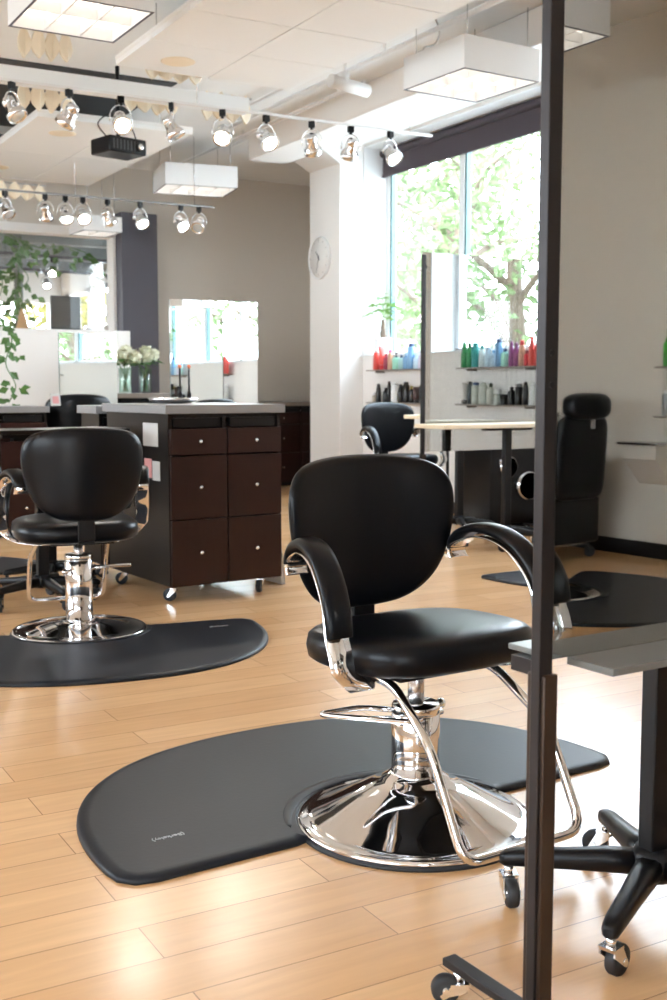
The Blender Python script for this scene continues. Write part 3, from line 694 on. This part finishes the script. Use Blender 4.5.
def track_head(label, loc, rz, tilt, lit, group):
    t = thing('track_light', label, 'spotlight', loc, rz, group)
    b = MB(); b.bx(-.022, .022, -.016, .016, -.045, 0, .003); b.cyl((0, 0, -.045), (0, 0, -.06), .012, 10); b.build('adapter', 'black', t)
    # yoke
    b = MB(); P = [(s*.072*math.cos(a), 0, -.135+.078*math.sin(a)) for s, a in [(1, i*PI/14) for i in range(15)]]
    b.tube([P[0][:2]+(-.165,)]+P+[P[-1][:2]+(-.165,)], .0065, 8, True, (.6, 1.3)); b.build('yoke', 'chrome', t)
    # can
    d = Vector((0, -math.cos(tilt), -math.sin(tilt))); u = Vector((1, 0, 0)); v = d.cross(u); c0 = Vector((0, 0, -.155)) - d*.06
    def lat(prof):
        return [[c0 + d*z + u*(r*math.cos(k*2*PI/24)) + v*(r*math.sin(k*2*PI/24)) for k in range(24)] for r, z in prof]
    b = MB(); b.rings(lat([(.02, -.012), (.034, -.008), (.04, .0), (.041, .03), (.037, .033), (.041, .036), (.042, .066), (.060, .096), (.064, .102), (.064, .134), (.060, .136), (.057, .128)]), True); b.build('can', 'chrome', t)
    b = MB(); b.rings(lat([(.0565, .124), (.045, .130), (.02, .134), (.004, .135)]), True); b.build('lamp', 'bulb' if lit else 'bulboff', t)
    if lit:
        L = bpy.data.lights.new('spot', 'SPOT'); L.energy = 14; L.spot_size = math.radians(75); L.spot_blend = .8; L.shadow_soft_size = .05; L.color = (1, .95, .88)
        o = bpy.data.objects.new('spot', L); COL.objects.link(o); o.parent = t; o.location = c0 + d*.142
        o.rotation_euler = d.to_track_quat('-Z', 'Y').to_euler()
    return t
def track(name_label, x0, x1, y, z, zc, mt='white'):
    t = thing('track_rail', name_label, 'light track', (0, y, z), 0)
    b = MB(); b.bx(x0, x1, -.014, .014, 0, .017, .002); b.build('rail', mt, t)
    n = 3
    for i in range(n):
        x = x0+.2+(x1-x0-.4)*i/(n-1); b = MB(); b.cyl((x, 0, .017), (x, 0, zc-z-.001), .003, 6); b.build('hanger', 'satin', t)
    return t
track('white track rail running across the ceiling to the window, carrying nine spotlights', 1.2, 5.01, 7.30, 2.98, CZ)
track('grey track rail further back above the counters', 1.8, 4.50, 10.20, 2.80, CZ, 'counter')
R1 = [(1.87, 0, 40, 55), (2.23, 0, -150, 50), (2.57, 1, -8, 38), (2.92, 0, 60, 62), (3.29, 1, -30, 42), (3.62, 1, 6, 40), (3.98, 0, 140, 48), (4.30, 0, 170, 55), (4.64, 1, 12, 45)]
N9 = ['leftmost', 'second', 'third', 'fourth', 'fifth', 'sixth', 'seventh', 'eighth', 'rightmost']
for k, (x, lit, rz, ti) in enumerate(R1):
    track_head('%s chrome spotlight%s of the nine on the front white track, %s' % (N9[k], '' if k in (0, 8) else ' from the left', 'lit' if lit else 'turned away'), (x, 7.30, 2.981), math.radians(rz), math.radians(ti), lit, 'spotlights on the front track')
R2 = [(2.53, 0, 30, 50), (2.88, 0, 150, 50), (3.06, 1, 0, 60), (3.22, 1, -5, 40), (3.45, 0, 120, 50), (3.76, 1, 10, 45), (4.16, 1, 8, 40), (4.345, 0, -40, 40)]
for k, (x, lit, rz, ti) in enumerate(R2):
    track_head('%s small spotlight%s on the rear track near the back wall, %s' % (N9[k] if k < 7 else 'rightmost', '' if k in (0, 7) else ' from the left', 'lit' if lit else 'turned away'), (x, 10.20, 2.801), math.radians(rz), math.radians(ti), lit, 'spotlights on the rear track')
# ceiling clouds
def cloud(label, xs, ys, z, discs):
    t = thing('ceiling_panel', label, 'ceiling panel', (xs[0], ys[0], z), 0, 'suspended ceiling panels')
    b = MB(); g = .004
    for i in range(len(xs)-1):
        for j in range(len(ys)-1):
            b.bx(xs[i]-xs[0]+g, xs[i+1]-xs[0]-g, ys[j]-ys[0]+g, ys[j+1]-ys[0]-g, 0, .03)
    b.build('tiles', 'cloud', t)
    b = MB(); W, D = xs[-1]-xs[0], ys[-1]-ys[0]; b.bx(.002, W-.002, .002, D-.002, .0302, .055); b.build('backing', 'ceil', t)
    for x, y in discs:
        b = MB(); b.lathe([(0, -.006), (.085, -.006), (.105, -.003), (.107, -.0005), (0, -.0005)], (x-xs[0], y-ys[0], 0), 28); b.build('speaker_grille', 'cream', t)
    for x, y in ((.2, .2), (W-.2, .2), (.2, D-.2), (W-.2, D-.2)):
        b = MB(); b.cyl((x, y, .055), (x, y, CZ-z-.002), .004, 6); b.build('hanger', 'satin', t)
cloud('large white tiled ceiling panel at the top of the photo', [2.45, 3.07, 3.68], [2.2, 2.79, 3.40, 4.01, 4.62, 5.23, 5.84, 6.44, 7.05], 3.10, [(2.76, 6.78)])
cloud('white ceiling panel with round grilles hanging over the far left', [1.85, 3.05, 3.63] if False else [2.39, 3.045, 3.63], [8.62, 9.95, 11.29], 3.10, [(2.72, 9.10), (2.60, 10.75)])
# white drop beam behind the front track
b = MB(); b.bx(.6, 3.55, 7.42, 7.52, 3.015, 3.115, .004); struct(b.build('beam', 'cloud'))
# cream felt baffles with leaf-shaped teeth
def baffle(label, loc, rz, n, pitch, h):
    t = thing('felt_baffle', label, 'ceiling baffle', loc, rz, 'cream felt baffles')
    b = MB()
    for k in range(n):
        x = (k-(n-1)/2)*pitch
        o = [(0, h*.5), (.16*pitch, h*.42), (.46*pitch, h*.05), (.52*pitch, -h*.12), (.40*pitch, -h*.30), (.06*pitch, -h*.5), (-.06*pitch, -h*.5), (-.40*pitch, -h*.30), (-.52*pitch, -h*.12), (-.46*pitch, h*.05), (-.16*pitch, h*.42)]
        b.prism([(x+u, v) for u, v in o], -.012, .012, lambda u, v, w: (u, w+.02*math.sin(u*40), v))
    b.build('teeth', 'cream', t)
    b = MB(); b.bx(-n*pitch/2, n*pitch/2, -.006, .006, h*.38, h*.44); b.build('hanger_rod', 'satin', t)
baffle('cream toothed baffle near the top left box light', (2.05, 7.18, 3.21), 0, 4, .085, .20)
baffle('cream toothed baffle below the white drop beam, at the left', (2.26, 7.95, 3.09), 0, 4, .095, .22)
baffle('cream toothed baffle beside the large tiled panel', (2.92, 7.25, 3.17), 0, 4, .10, .13)
baffle('cream toothed baffle above the black projector', (2.95, 7.75, 3.09), 0, 4, .10, .17)
baffle('cream toothed baffle behind the fifth front spotlight', (3.50, 7.70, 3.10), 0, 4, .10, .20)
baffle('long cream zigzag baffle above the rear track', (2.55, 10.9, 2.93), 0, 9, .12, .16)
for k, (x, y0, y1, z, r, lb) in enumerate(((4.27, 4.0, 9.6, 3.36, .018, 'thicker grey conduit along the ceiling beside the window beam'), (4.155, 4.0, 9.2, 3.40, .012, 'thin grey conduit along the ceiling beside the tiled panel'), (4.60, 7.6, 11.9, 3.40, .016, 'thin conduit along the ceiling toward the back wall'), (5.3, 6.0, 9.6, 3.40, .012, 'thin conduit between the window beam and the roller blind'))):
    b = MB(); b.cyl((x, y0, z), (x, y1, z), r, 10)
    for y in (y0+.4, (y0+y1)/2, y1-.4): b.bx(x-.008, x+.008, y-.01, y+.01, z+r*.5, CZ-.001)
    tag(b.build('conduit_pipe', 'white'), lb, 'pipe')
b = MB(); b.cyl((4.02, 7.1, 3.22), (4.35, 7.15, 3.20), .045, 14); b.cyl((4.14, 7.11, 3.20), (4.14, 7.11, 3.29), .032, 12); b.cyl((4.14, 7.11, 3.28), (4.14, 7.11, CZ-.001), .012, 8)
tag(b.build('security_camera', 'white'), 'small white ceiling device beside the tiled panel', 'camera')
# projector
t = thing('projector', 'black box projector hanging under the far left ceiling panel', 'projector', (2.90, 8.30, 2.80), math.radians(14))
b = MB(); b.box((0, 0, .065), (.32, .26, .115), None, .012); b.build('body', 'black', t)
b = MB()
for k in range(7): b.bx(-.13+.03*k, -.118+.03*k, -.1325, -.1285, .03, .10)
b.build('vent_grille', 'dark', t)
b = MB(); b.lathe([(.036, -.145), (.036, -.12), (.0, -.12)], (.10, 0, .065), 20, 'y'); b.m(1).lathe([(.028, -.1455), (.01, -.15), (0, -.15)], (.10, 0, .065), 18, 'y'); b.build('lens', ['black', 'chrome'], t)
b = MB(); b.cyl((0, 0, .12), (0, 0, .648), .016, 10); b.bx(-.07, .07, -.05, .05, .1225, .1375); b.build('mount', 'black', t)
b = MB(); b.tube(smooth_path([(-.1, 0, .13), (-.16, .02, .22), (-.05, .02, .30), (.1, .0, .24), (.16, 0, .13)]), .005, 6); b.build('cable', 'black', t)
# ================================================================== SHELVES AND BOTTLES
def shelf(label, y0, y1, z):
    b = MB(); b.bx(WX-.135, WX-.001, y0, y1, z-.012, z, .002)
    for y in (y0+.12, y1-.12): b.bx(WX-.10, WX-.001, y-.008, y+.008, z-.03, z-.012)
    return tag(b.build('wall_shelf', 'taupe'), label, 'shelf', 'taupe wall shelves')
shelf('upper taupe wall shelf under the big window, with red to blue bottles', 8.38, 9.45, 1.272)
shelf('lower taupe wall shelf under the big window, with black bottles', 8.38, 9.45, .965)
shelf('upper taupe wall shelf reflected in the far mirror, with green to red bottles', 5.30, 6.30, 1.272)
shelf('lower taupe wall shelf reflected in the far mirror, with clear jars and black bottles', 5.30, 6.30, .965)
shelf('upper wall shelf with a green bottle at the right edge of the near mirror', -1.93, -.95, 1.235)
shelf('lower wall shelf with a grey bottle at the right edge of the near mirror', -1.93, -.95, .925)
def bottle(label, y, z, r, h, kind, c, cap, group, x=WX-.066, cat='bottle', rz=0.):
    h *= .76; r *= .84
    t = thing('jar' if kind == 'jar' else 'bottle', label, 'jar' if kind == 'jar' else cat, (x, y, z+.0005), rz, group)
    b = MB(); g = None
    if kind == 'round':   # shouldered bottle
        b.lathe([(0, 0), (r*.92, 0), (r, .006), (r, h*.66), (r*.9, h*.73), (r*.45, h*.80), (r*.36, h*.82), (0, h*.82)], seg=20); g = [(0, h*.805), (r*.42, h*.805), (r*.42, h*.97), (r*.34, h), (0, h)]
    elif kind == 'slim':
        b.lathe([(0, 0), (r*.9, 0), (r, .005), (r*.97, h*.5), (r*.7, h*.78), (r*.6, h*.82), (0, h*.82)], seg=18); g = [(0, h*.815), (r*.62, h*.815), (r*.5, h*.98), (r*.3, h), (0, h)]
    elif kind == 'tube':  # stands on its cap
        b.rings([[(r*1.0*math.cos(a)*(1-.0*k)*w, r*dd*math.sin(a), h*k) for a in [2*PI*i/18 for i in range(18)]] for k, w, dd in ((.20, .82, .82), (.22, .9, .9), (.5, .98, .75), (.85, 1.05, .35), (1, 1.08, .08))]); g = [(0, 0), (r*.8, 0), (r*.8, h*.19), (0, h*.19)]
    elif kind == 'pump':
        b.lathe([(0, 0), (r*.94, 0), (r, .006), (r, h*.60), (r*.85, h*.67), (r*.4, h*.70), (0, h*.70)], seg=20); g = [(0, h*.695), (r*.42, h*.695), (r*.42, h*.79), (r*.16, h*.80), (r*.16, h*.92), (r*.5, h*.93), (r*.5, h*.98), (0, h)]
    elif kind == 'spray':
        b.lathe([(0, 0), (r*.94, 0), (r, .006), (r, h*.82), (r*.8, h*.86), (0, h*.86)], seg=18); g = [(0, h*.855), (r*.72, h*.855), (r*.72, h*.98), (r*.5, h), (0, h)]
    else:
        b.lathe([(0, 0), (r*.95, 0), (r, .005), (r, h*.68), (0, h*.68)], seg=20); g = [(0, h*.682), (r*1.03, h*.682), (r*1.03, h*.97), (r*.95, h), (0, h)]
    b.build('body', bottle_mat(c), t)
    b = MB(); b.lathe(g, seg=16)
    if kind == 'pump': b.bx(-r*.12, r*.12, -r*1.1, 0, h*.935, h*.975)
    b.build('cap', bottle_mat(cap, .4), t)
    return t
COR, RED, DRD = (.75, .09, .07), (.70, .05, .06), (.32, .02, .05)
TAN, PNK, MNT, BLU, NVY, SKY = (.62, .36, .24), (.70, .10, .25), (.35, .70, .55), (.18, .36, .58), (.06, .10, .20), (.50, .66, .78)
LAV, AQU, BLK, WHT, GRN, TEA, PUR, CLR = (.66, .64, .76), (.40, .62, .60), (.012, .011, .012), (.78, .78, .77), (.03, .28, .09), (.03, .30, .30), (.28, .07, .22), (.50, .53, .48)
G1, G2, G3, G4 = 'bottles on the upper window shelf', 'bottles on the lower window shelf', 'bottles on the mirrored upper shelf', 'bottles on the mirrored lower shelf'
for lb, y, r, h, k, c, cp in (
    ('tall coral red bottle at the left end of the upper window shelf', 9.37, .040, .27, 'slim', COR, WHT),
    ('coral red flip-cap tube, second on the upper window shelf', 9.27, .040, .29, 'tube', COR, RED),
    ('short dark red bottle beside the coral ones on the upper window shelf', 9.19, .034, .20, 'round', DRD, DRD),
    ('tan bottle with a pink cap on the upper window shelf', 9.12, .034, .25, 'slim', TAN, PNK),
    ('mint pump bottle with a black head on the upper window shelf', 9.02, .045, .21, 'pump', MNT, BLK),
    ('second mint jar-like bottle with dark cap on the upper window shelf', 8.93, .036, .17, 'round', AQU, NVY),
    ('blue bottle left of the dark-capped blue tube on the upper window shelf', 8.855, .034, .20, 'round', BLU, SKY),
    ('tallest bottle of the upper window shelf, blue with a dark navy top', 8.77, .042, .31, 'spray', BLU, NVY),
    ('small pale blue bottle right of the tall blue one on the window shelf', 8.68, .036, .17, 'round', SKY, SKY),
    ('pale lavender bottle near the right of the upper window shelf', 8.595, .042, .22, 'slim', LAV, LAV),
    ('pale aqua bottle next to the dark mirror post on the window shelf', 8.50, .036, .21, 'slim', AQU, BLU)):
    bottle(lb, y, 1.272, r, h, k, c, cp, G1)
for lb, y, r, h, k, c, cp in (
    ('small cream jar at the left end of the lower window shelf', 9.40, .028, .12, 'jar', (.55, .5, .42), WHT),
    ('black slim-necked bottle near the left of the lower window shelf', 9.33, .033, .23, 'slim', BLK, BLK),
    ('short black round bottle left of the white bottle on the lower window shelf', 9.20, .034, .18, 'round', BLK, BLK),
    ('tall black spray can left of the white bottle on the lower window shelf', 9.14, .030, .26, 'slim', BLK, BLK),
    ('tall white bottle among black ones on the lower window shelf', 9.04, .044, .25, 'spray', WHT, WHT),
    ('black bottle right of the white one on the lower window shelf', 8.94, .034, .22, 'slim', BLK, BLK),
    ('tallest black can of the lower window shelf, with a flat top', 8.85, .038, .25, 'spray', BLK, (.03, .03, .03)),
    ('black bottle with a yellow band on the lower window shelf', 8.76, .032, .20, 'round', BLK, (.40, .32, .05)),
    ('brown-black squat bottle on the lower window shelf', 8.68, .040, .19, 'tube', (.07, .035, .03), BLK),
    ('black tube near the right of the lower window shelf', 8.58, .040, .21, 'tube', BLK, BLK),
    ('low black jar at the right of the lower window shelf', 8.48, .045, .10, 'jar', BLK, WHT)):
    bottle(lb, y, .965, r, h, k, c, cp, G2)
for lb, y, r, h, k, c, cp in (
    ('dark green bottle at the end of the shelf mirrored in the far mirror', 5.34, .038, .28, 'slim', GRN, GRN),
    ('second green bottle on the shelf mirrored in the far mirror', 5.41, .033, .27, 'slim', GRN, (.02, .16, .06)),
    ('teal bottle on the shelf mirrored in the far mirror', 5.49, .042, .27, 'spray', TEA, TEA),
    ('pale white bottle with a teal cap mirrored in the far mirror', 5.58, .036, .24, 'slim', (.6, .7, .7), TEA),
    ('pale blue bottle mirrored in the far mirror', 5.66, .034, .22, 'slim', SKY, SKY),
    ('clear-blue low bottle mirrored in the far mirror', 5.73, .034, .18, 'round', SKY, BLU),
    ('tall dusty blue bottle mirrored in the far mirror', 5.80, .038, .30, 'spray', BLU, NVY),
    ('mint bottle with a dark cap mirrored in the far mirror', 5.88, .042, .19, 'round', MNT, NVY),
    ('purple slim bottle mirrored in the far mirror', 5.96, .030, .26, 'slim', PUR, PUR),
    ('second purple bottle mirrored in the far mirror', 6.02, .030, .25, 'slim', PUR, (.2, .05, .15)),
    ('tan bottle with a red top mirrored in the far mirror', 6.09, .036, .27, 'slim', TAN, RED),
    ('small coral bottle mirrored in the far mirror', 6.15, .030, .16, 'round', RED, DRD),
    ('tall coral bottle mirrored in the far mirror', 6.21, .034, .30, 'slim', COR, COR),
    ('last coral bottle of the shelf mirrored in the far mirror', 6.27, .028, .27, 'slim', COR, WHT)):
    bottle(lb, y, 1.272, r, h, k, c, cp, G3)
for lb, y, r, h, k, c, cp in (
    ('white tube at the end of the lower shelf mirrored in the far mirror', 5.34, .036, .24, 'tube', WHT, (.2, .2, .2)),
    ('dark slim can on the lower shelf mirrored in the far mirror', 5.42, .028, .25, 'spray', (.05, .07, .08), BLK),
    ('clear squared bottle with a blue cap on the mirrored lower shelf', 5.50, .045, .24, 'spray', CLR, NVY),
    ('second clear bottle on the mirrored lower shelf', 5.60, .045, .24, 'spray', CLR, CLR),
    ('clear bottle with a dark cap on the mirrored lower shelf', 5.70, .042, .23, 'round', CLR, (.03, .05, .03)),
    ('short frosted jar on the mirrored lower shelf', 5.79, .038, .17, 'jar', CLR, WHT),
    ('low black jar on the mirrored lower shelf', 5.88, .046, .11, 'jar', BLK, BLK),
    ('black bottle on the mirrored lower shelf', 5.97, .040, .19, 'round', BLK, BLK),
    ('black tube with a light label on the mirrored lower shelf', 6.06, .040, .22, 'spray', BLK, (.2, .2, .2)),
    ('black can on the mirrored lower shelf', 6.14, .034, .24, 'slim', BLK, BLK),
    ('white bottle at the end of the mirrored lower shelf', 6.23, .040, .24, 'spray', WHT, WHT)):
    bottle(lb, y, .965, r, h, k, c, cp, G4)
bottle('bright green bottle at the right edge of the near mirror', -1.87, 1.235, .045, .23, 'spray', (.06, .36, .05), (.05, .25, .04), 'bottles mirrored in the near mirror')
bottle('grey bottle below the green one at the right edge of the near mirror', -1.87, .925, .045, .21, 'spray', (.32, .33, .33), WHT, 'bottles mirrored in the near mirror')

# ================================================================== CLOCK
t = thing('wall_clock', 'round white wall clock on the column left of the window', 'clock', (5.614, 10.11, 2.39), 0)
b = MB(); b.lathe([(.0, -.0005), (.205, -.0005), (.212, -.01), (.212, -.030), (.205, -.036), (.198, -.034), (.196, -.026), (0, -.026)], seg=56, axis='x'); b.build('case', 'white', t)
b = MB(); b.lathe([(0, -.0265), (.195, -.0265), (.195, -.028), (0, -.028)], seg=56, axis='x'); f = b.build('dial', 'clockface', t)
b = MB()
for k in range(12):
    a = k*PI/6; c, s = math.cos(a), math.sin(a); L = .026 if k % 3 == 0 else .015
    b.box((-.0285, s*.170, c*.170), (.001, .006, L), Matrix.Rotation(-a, 3, 'X'))
b.build('hour_mark', 'counter', f, None, 'grey hour marks')
def hand(name, a, L, w):   # a measured clockwise as the viewer sees the dial (viewer sees +Y to the left)
    b = MB(); d = Vector((0, -math.sin(a), math.cos(a))); q = Vector((0, -math.cos(a), -math.sin(a)))
    P = [d*-.03+q*w, d*L+q*w*.5, d*L-q*w*.5, d*-.03-q*w]
    b.rings([[p+Vector((-.030, 0, 0)) for p in P], [p+Vector((-.032, 0, 0)) for p in P]], True, True, False); b.build(name, 'dark', t)
hand('hour_hand', math.radians(-38), .085, .006); hand('minute_hand', math.radians(196), .150, .004)
b = MB(); b.lathe([(0, -.028), (.008, -.028), (.008, -.034), (0, -.034)], seg=14, axis='x'); b.build('hub', 'dark', t)

# ================================================================== PLANTS
rn = random.Random(4)
t = thing('potted_money_tree', 'small braided money tree in a white pot on the window sill', 'potted plant', (6.00, 9.56, SZ+.0125), 0)
b = MB(); b.lathe([(0, 0), (.082, 0), (.086, .006), (.088, .16), (.084, .17), (.078, .165), (.076, .145), (0, .145)], seg=28); b.build('pot', 'white', t)
b = MB(); b.lathe([(0, .1455), (.074, .1455), (.05, .152), (0, .155)], seg=18); b.build('soil', 'bark', t)
b = MB()
for k in range(3):
    b.tube([(.022*math.cos(k*2.1+i*.6)*(1-i/14), .022*math.sin(k*2.1+i*.6)*(1-i/14), .14+.017*i) for i in range(13)], [.017-.0006*i for i in range(13)], 8)
b.build('trunk', 'bark', t)
b = MB(); st = MB()
for k in range(13):
    a = k*2.4; el = .15+1.1*rn.random(); L = .05+.09*rn.random(); d = Vector((math.cos(a)*math.cos(el), math.sin(a)*math.cos(el), math.sin(el)))
    p0 = Vector((0, 0, .345+.012*k)); p1 = p0+d*L; st.cyl(p0, p1, .003, 6)
    for j in range(6):
        c = a+(j-2.5)*.75; q = Vector((math.cos(c), math.sin(c), .05-.75*rn.random()))
        b.quadleaf(p1, (d*.6+Vector((0, 0, 1))), q, .085+.04*rn.random(), .034, .12)
st.build('stems', 'leafD', t); b.build('leaves', 'leafD', t)
def bouquet(label, loc, seed, R):
    rn = random.Random(seed); t = thing('flower_vase', label, 'vase of flowers', loc, 0, 'vases of white hydrangeas')
    b = MB(); b.lathe([(0, 0), (.058, 0), (.062, .01), (.060, .12), (.066, .24), (.064, .24), (.057, .12), (.058, .012), (0, .010)], seg=24); b.build('vase', 'vase', t)
    s = MB(); l = MB()
    for k in range(6):
        a = k*1.05+rn.random()*.4; e = .5+.7*rn.random() if k else 1.5
        p = Vector((math.cos(a)*math.cos(e)*R, math.sin(a)*math.cos(e)*R, .27+math.sin(e)*R*.85))
        s.tube(smooth_path([(-.02*math.cos(a), -.02*math.sin(a), .02), (.02*math.cos(a), .02*math.sin(a), .2), p]), .0035, 6)
        h = MB(); rr = .052+.012*rn.random()
        for q in range(70):
            u = Vector((rn.gauss(0, 1), rn.gauss(0, 1), rn.gauss(0, 1)+.3)).normalized()
            h.quadleaf(p+u*rr*.72, u+Vector((rn.gauss(0, .3), rn.gauss(0, .3), 0)), (rn.gauss(0, 1), rn.gauss(0, 1), rn.gauss(0, 1)), .05, .045, -.1)
        h.ball(p, rr*.72, (1, 1, .9), 12, 8); h.build('bloom', 'petal', t)
        for j in range(3):
            v = Vector((math.cos(a+j-1), math.sin(a+j-1), -.1)); l.quadleaf(p*.93-Vector((0, 0, .02)), (v.x*.3, v.y*.3, 1), v, .13, .07, .15)
    s.build('stems', 'leafC', t); l.build('leaves', 'leafC', t)
bouquet('vase of white hydrangeas, the left one on the taupe back counter', (3.715, 10.56, 1.051), 1, .15)
bouquet('vase of white hydrangeas, the right one on the taupe back counter', (3.93, 10.60, 1.051), 2, .15)
def vine(label, pts, n, seed, size, spread, group='trailing vines'):
    rn = random.Random(seed); t = thing('trailing_vine', label, 'plant', pts[0], 0, group); o = Vector(pts[0])
    P = smooth_path([Vector(p)-o for p in pts], 8); b = MB(); b.tube(P, .005, 6); b.build('stem', 'leafC', t)
    b = MB()
    for i in range(n):
        c = rn.choice(P); d = Vector((rn.gauss(0, 1), rn.gauss(0, .7), -.5-.6*rn.random())); d.normalize()
        b.quadleaf(c+d*spread*rn.random(), (rn.gauss(0, .5), -1, rn.gauss(0, .5)+.4), d, size*(.7+.6*rn.random()), size*.75, .15)
    b.build('leaves', 'leafC', t); return t
vine('green vine trailing down over the cream screen at the left edge', [(2.28, 9.50, 1.75), (2.30, 9.48, 1.62), (2.38, 9.5, 1.5), (2.33, 9.52, 1.3), (2.40, 9.5, 1.12), (2.34, 9.5, .98)], 42, 31, .085, .12)
vine('green vine hanging along the top left of the internal window', [(2.95, 12.6, 2.85), (3.2, 12.5, 2.70), (3.5, 12.6, 2.62), (3.75, 12.6, 2.66), (4.0, 12.6, 2.60)], 46, 32, .11, .28)
vine('green vine winding down the chrome pole behind the internal window', [(3.33, 12.8, 2.75), (3.28, 12.78, 2.5), (3.4, 12.78, 2.3), (3.26, 12.78, 2.1), (3.38, 12.78, 1.9), (3.3, 12.78, 1.7)], 60, 33, .10, .22)
vine('short green vine at the far left of the internal window', [(2.98, 12.3, 2.6), (2.95, 12.3, 2.4), (3.0, 12.3, 2.2), (2.94, 12.3, 2.0)], 14, 34, .09, .08)
t = thing('wicker_cone', 'tan wicker cone standing on the sill of the internal window', 'ornament', (3.13, 12.05, 1.521), 0)
b = MB(); b.lathe([(0, 0), (.105, 0), (.11, .01), (.07, .18), (.032, .33), (.012, .40), (0, .405)], seg=22); b.build('cone', 'wicker', t)
b = MB(); b.lathe([(0, -.0), (.112, .0), (.116, .012), (.112, .022), (0, .022)], seg=22); b.build('rim', 'bark', t)
b = MB(); b.lathe([(0, 0), (.05, 0), (.09, .05), (.10, .10), (.085, .16), (.035, .20), (.03, .225), (.038, .235), (.03, .235), (.0, .20)], (2.90, 12.05, 1.521), 24)
tag(b.build('round_vase', 'walllight'), 'white round vase beside the wicker cone on the internal window sill', 'vase')
b = MB(); b.lathe([(0, 0), (.04, 0), (.075, .035), (.08, .07), (.06, .11), (.028, .13), (0, .13)], (3.34, 12.05, 1.521), 22)
tag(b.build('round_vase', 'walllight'), 'smaller white vase right of the wicker cone on the internal window sill', 'vase')
t = thing('photo_stand', 'little white framed card on the far cabinet top at the left', 'card', (2.47, 8.60, .9655), .2)
b = MB(); b.box((0, 0, .045), (.08, .006, .09), Matrix.Rotation(-.15, 3, 'X')); b.build('card', 'paper', t)
b = MB(); b.box((0, -.0045, .045), (.05, .003, .055), Matrix.Rotation(-.15, 3, 'X')); b.build('picture', 'pink', t)
styling_chair('styling_chair', 'black styling chair facing the narrow mirror by the cream screen', (2.72, 8.95, 0), math.radians(174), .3, .13, 'black styling chairs')

# far-room spotlights on their own rails
for j, (x0, y0, x1, y1, n, lbl) in enumerate(((3.3, 14.2, 6.6, 14.9, 5, 'nearer'), (3.6, 16.0, 7.4, 16.6, 5, 'farther'))):
    t = thing('track_rail', '%s dark track rail under the teal ceiling of the far room' % lbl, 'light track', (0, 0, 2.74), 0)
    b = MB(); b.cyl((x0-.3, y0-.03, 0), (x1+.3, y1+.03, 0), .018, 8)
    b.build('rail', 'slate', t)
    for x, y in ((x0, y0), (x1, y1)):
        b = MB(); b.cyl((x, y, .018), (x, y, .235), .005, 6); b.build('hanger', 'slate', t)
    for k in range(n):
        f = k/(n-1); N = ['leftmost', 'second', 'middle', 'fourth', 'rightmost'][k]
        h = track_head('%s of five lit spotlights on the %s rail of the far room' % (N, lbl), (x0+(x1-x0)*f, y0+(y1-y0)*f, 2.724), math.radians(-20+12*k), math.radians(42), 1, 'spotlights of the far room')

# ================================================================== CAMERA, SKY, SUN
f_px = 1142.0; pitch = math.atan(112/f_px); yaw = math.radians(29.66)
cd = bpy.data.cameras.new('camera'); co = bpy.data.objects.new('camera', cd); COL.objects.link(co)
cd.sensor_fit = 'VERTICAL'; cd.sensor_height = 36; cd.lens = f_px/1000*36; cd.clip_start = .05; cd.clip_end = 200
co.location = (0, 0, 1.10); co.rotation_euler = (PI/2 - pitch, 0, -yaw)
cd.dof.use_dof = True; cd.dof.focus_distance = 2.95; cd.dof.aperture_fstop = 6.3
scn.camera = co
w = bpy.data.worlds.new('sky'); scn.world = w; w.use_nodes = True; nt = w.node_tree
bg = nt.nodes['Background']; tc = nt.nodes.new('ShaderNodeTexCoord'); sp = nt.nodes.new('ShaderNodeSeparateXYZ'); rp = nt.nodes.new('ShaderNodeValToRGB')
nt.links.new(tc.outputs['Generated'], sp.inputs[0]); nt.links.new(sp.outputs['Z'], rp.inputs[0]); nt.links.new(rp.outputs[0], bg.inputs[0])
rp.color_ramp.elements[0].color = (.86, .94, 1, 1); rp.color_ramp.elements[1].color = (.62, .80, 1, 1)
bg.inputs[1].default_value = SKY_STR
sl = bpy.data.lights.new('sun', 'SUN'); sl.energy = SUN_STR; sl.angle = .02; sl.color = (1, .95, .86)
so = bpy.data.objects.new('sun', sl); COL.objects.link(so); so.rotation_euler = Vector((.62, .30, -.72)).to_track_quat('-Z', 'Y').to_euler()
scn.cycles.max_bounces = 10; scn.cycles.diffuse_bounces = 5; scn.cycles.glossy_bounces = 6; scn.cycles.transparent_max_bounces = 16
scn.cycles.sample_clamp_indirect = 6.0
scn.cycles.use_denoising = True
scn.view_settings.exposure = EXPO
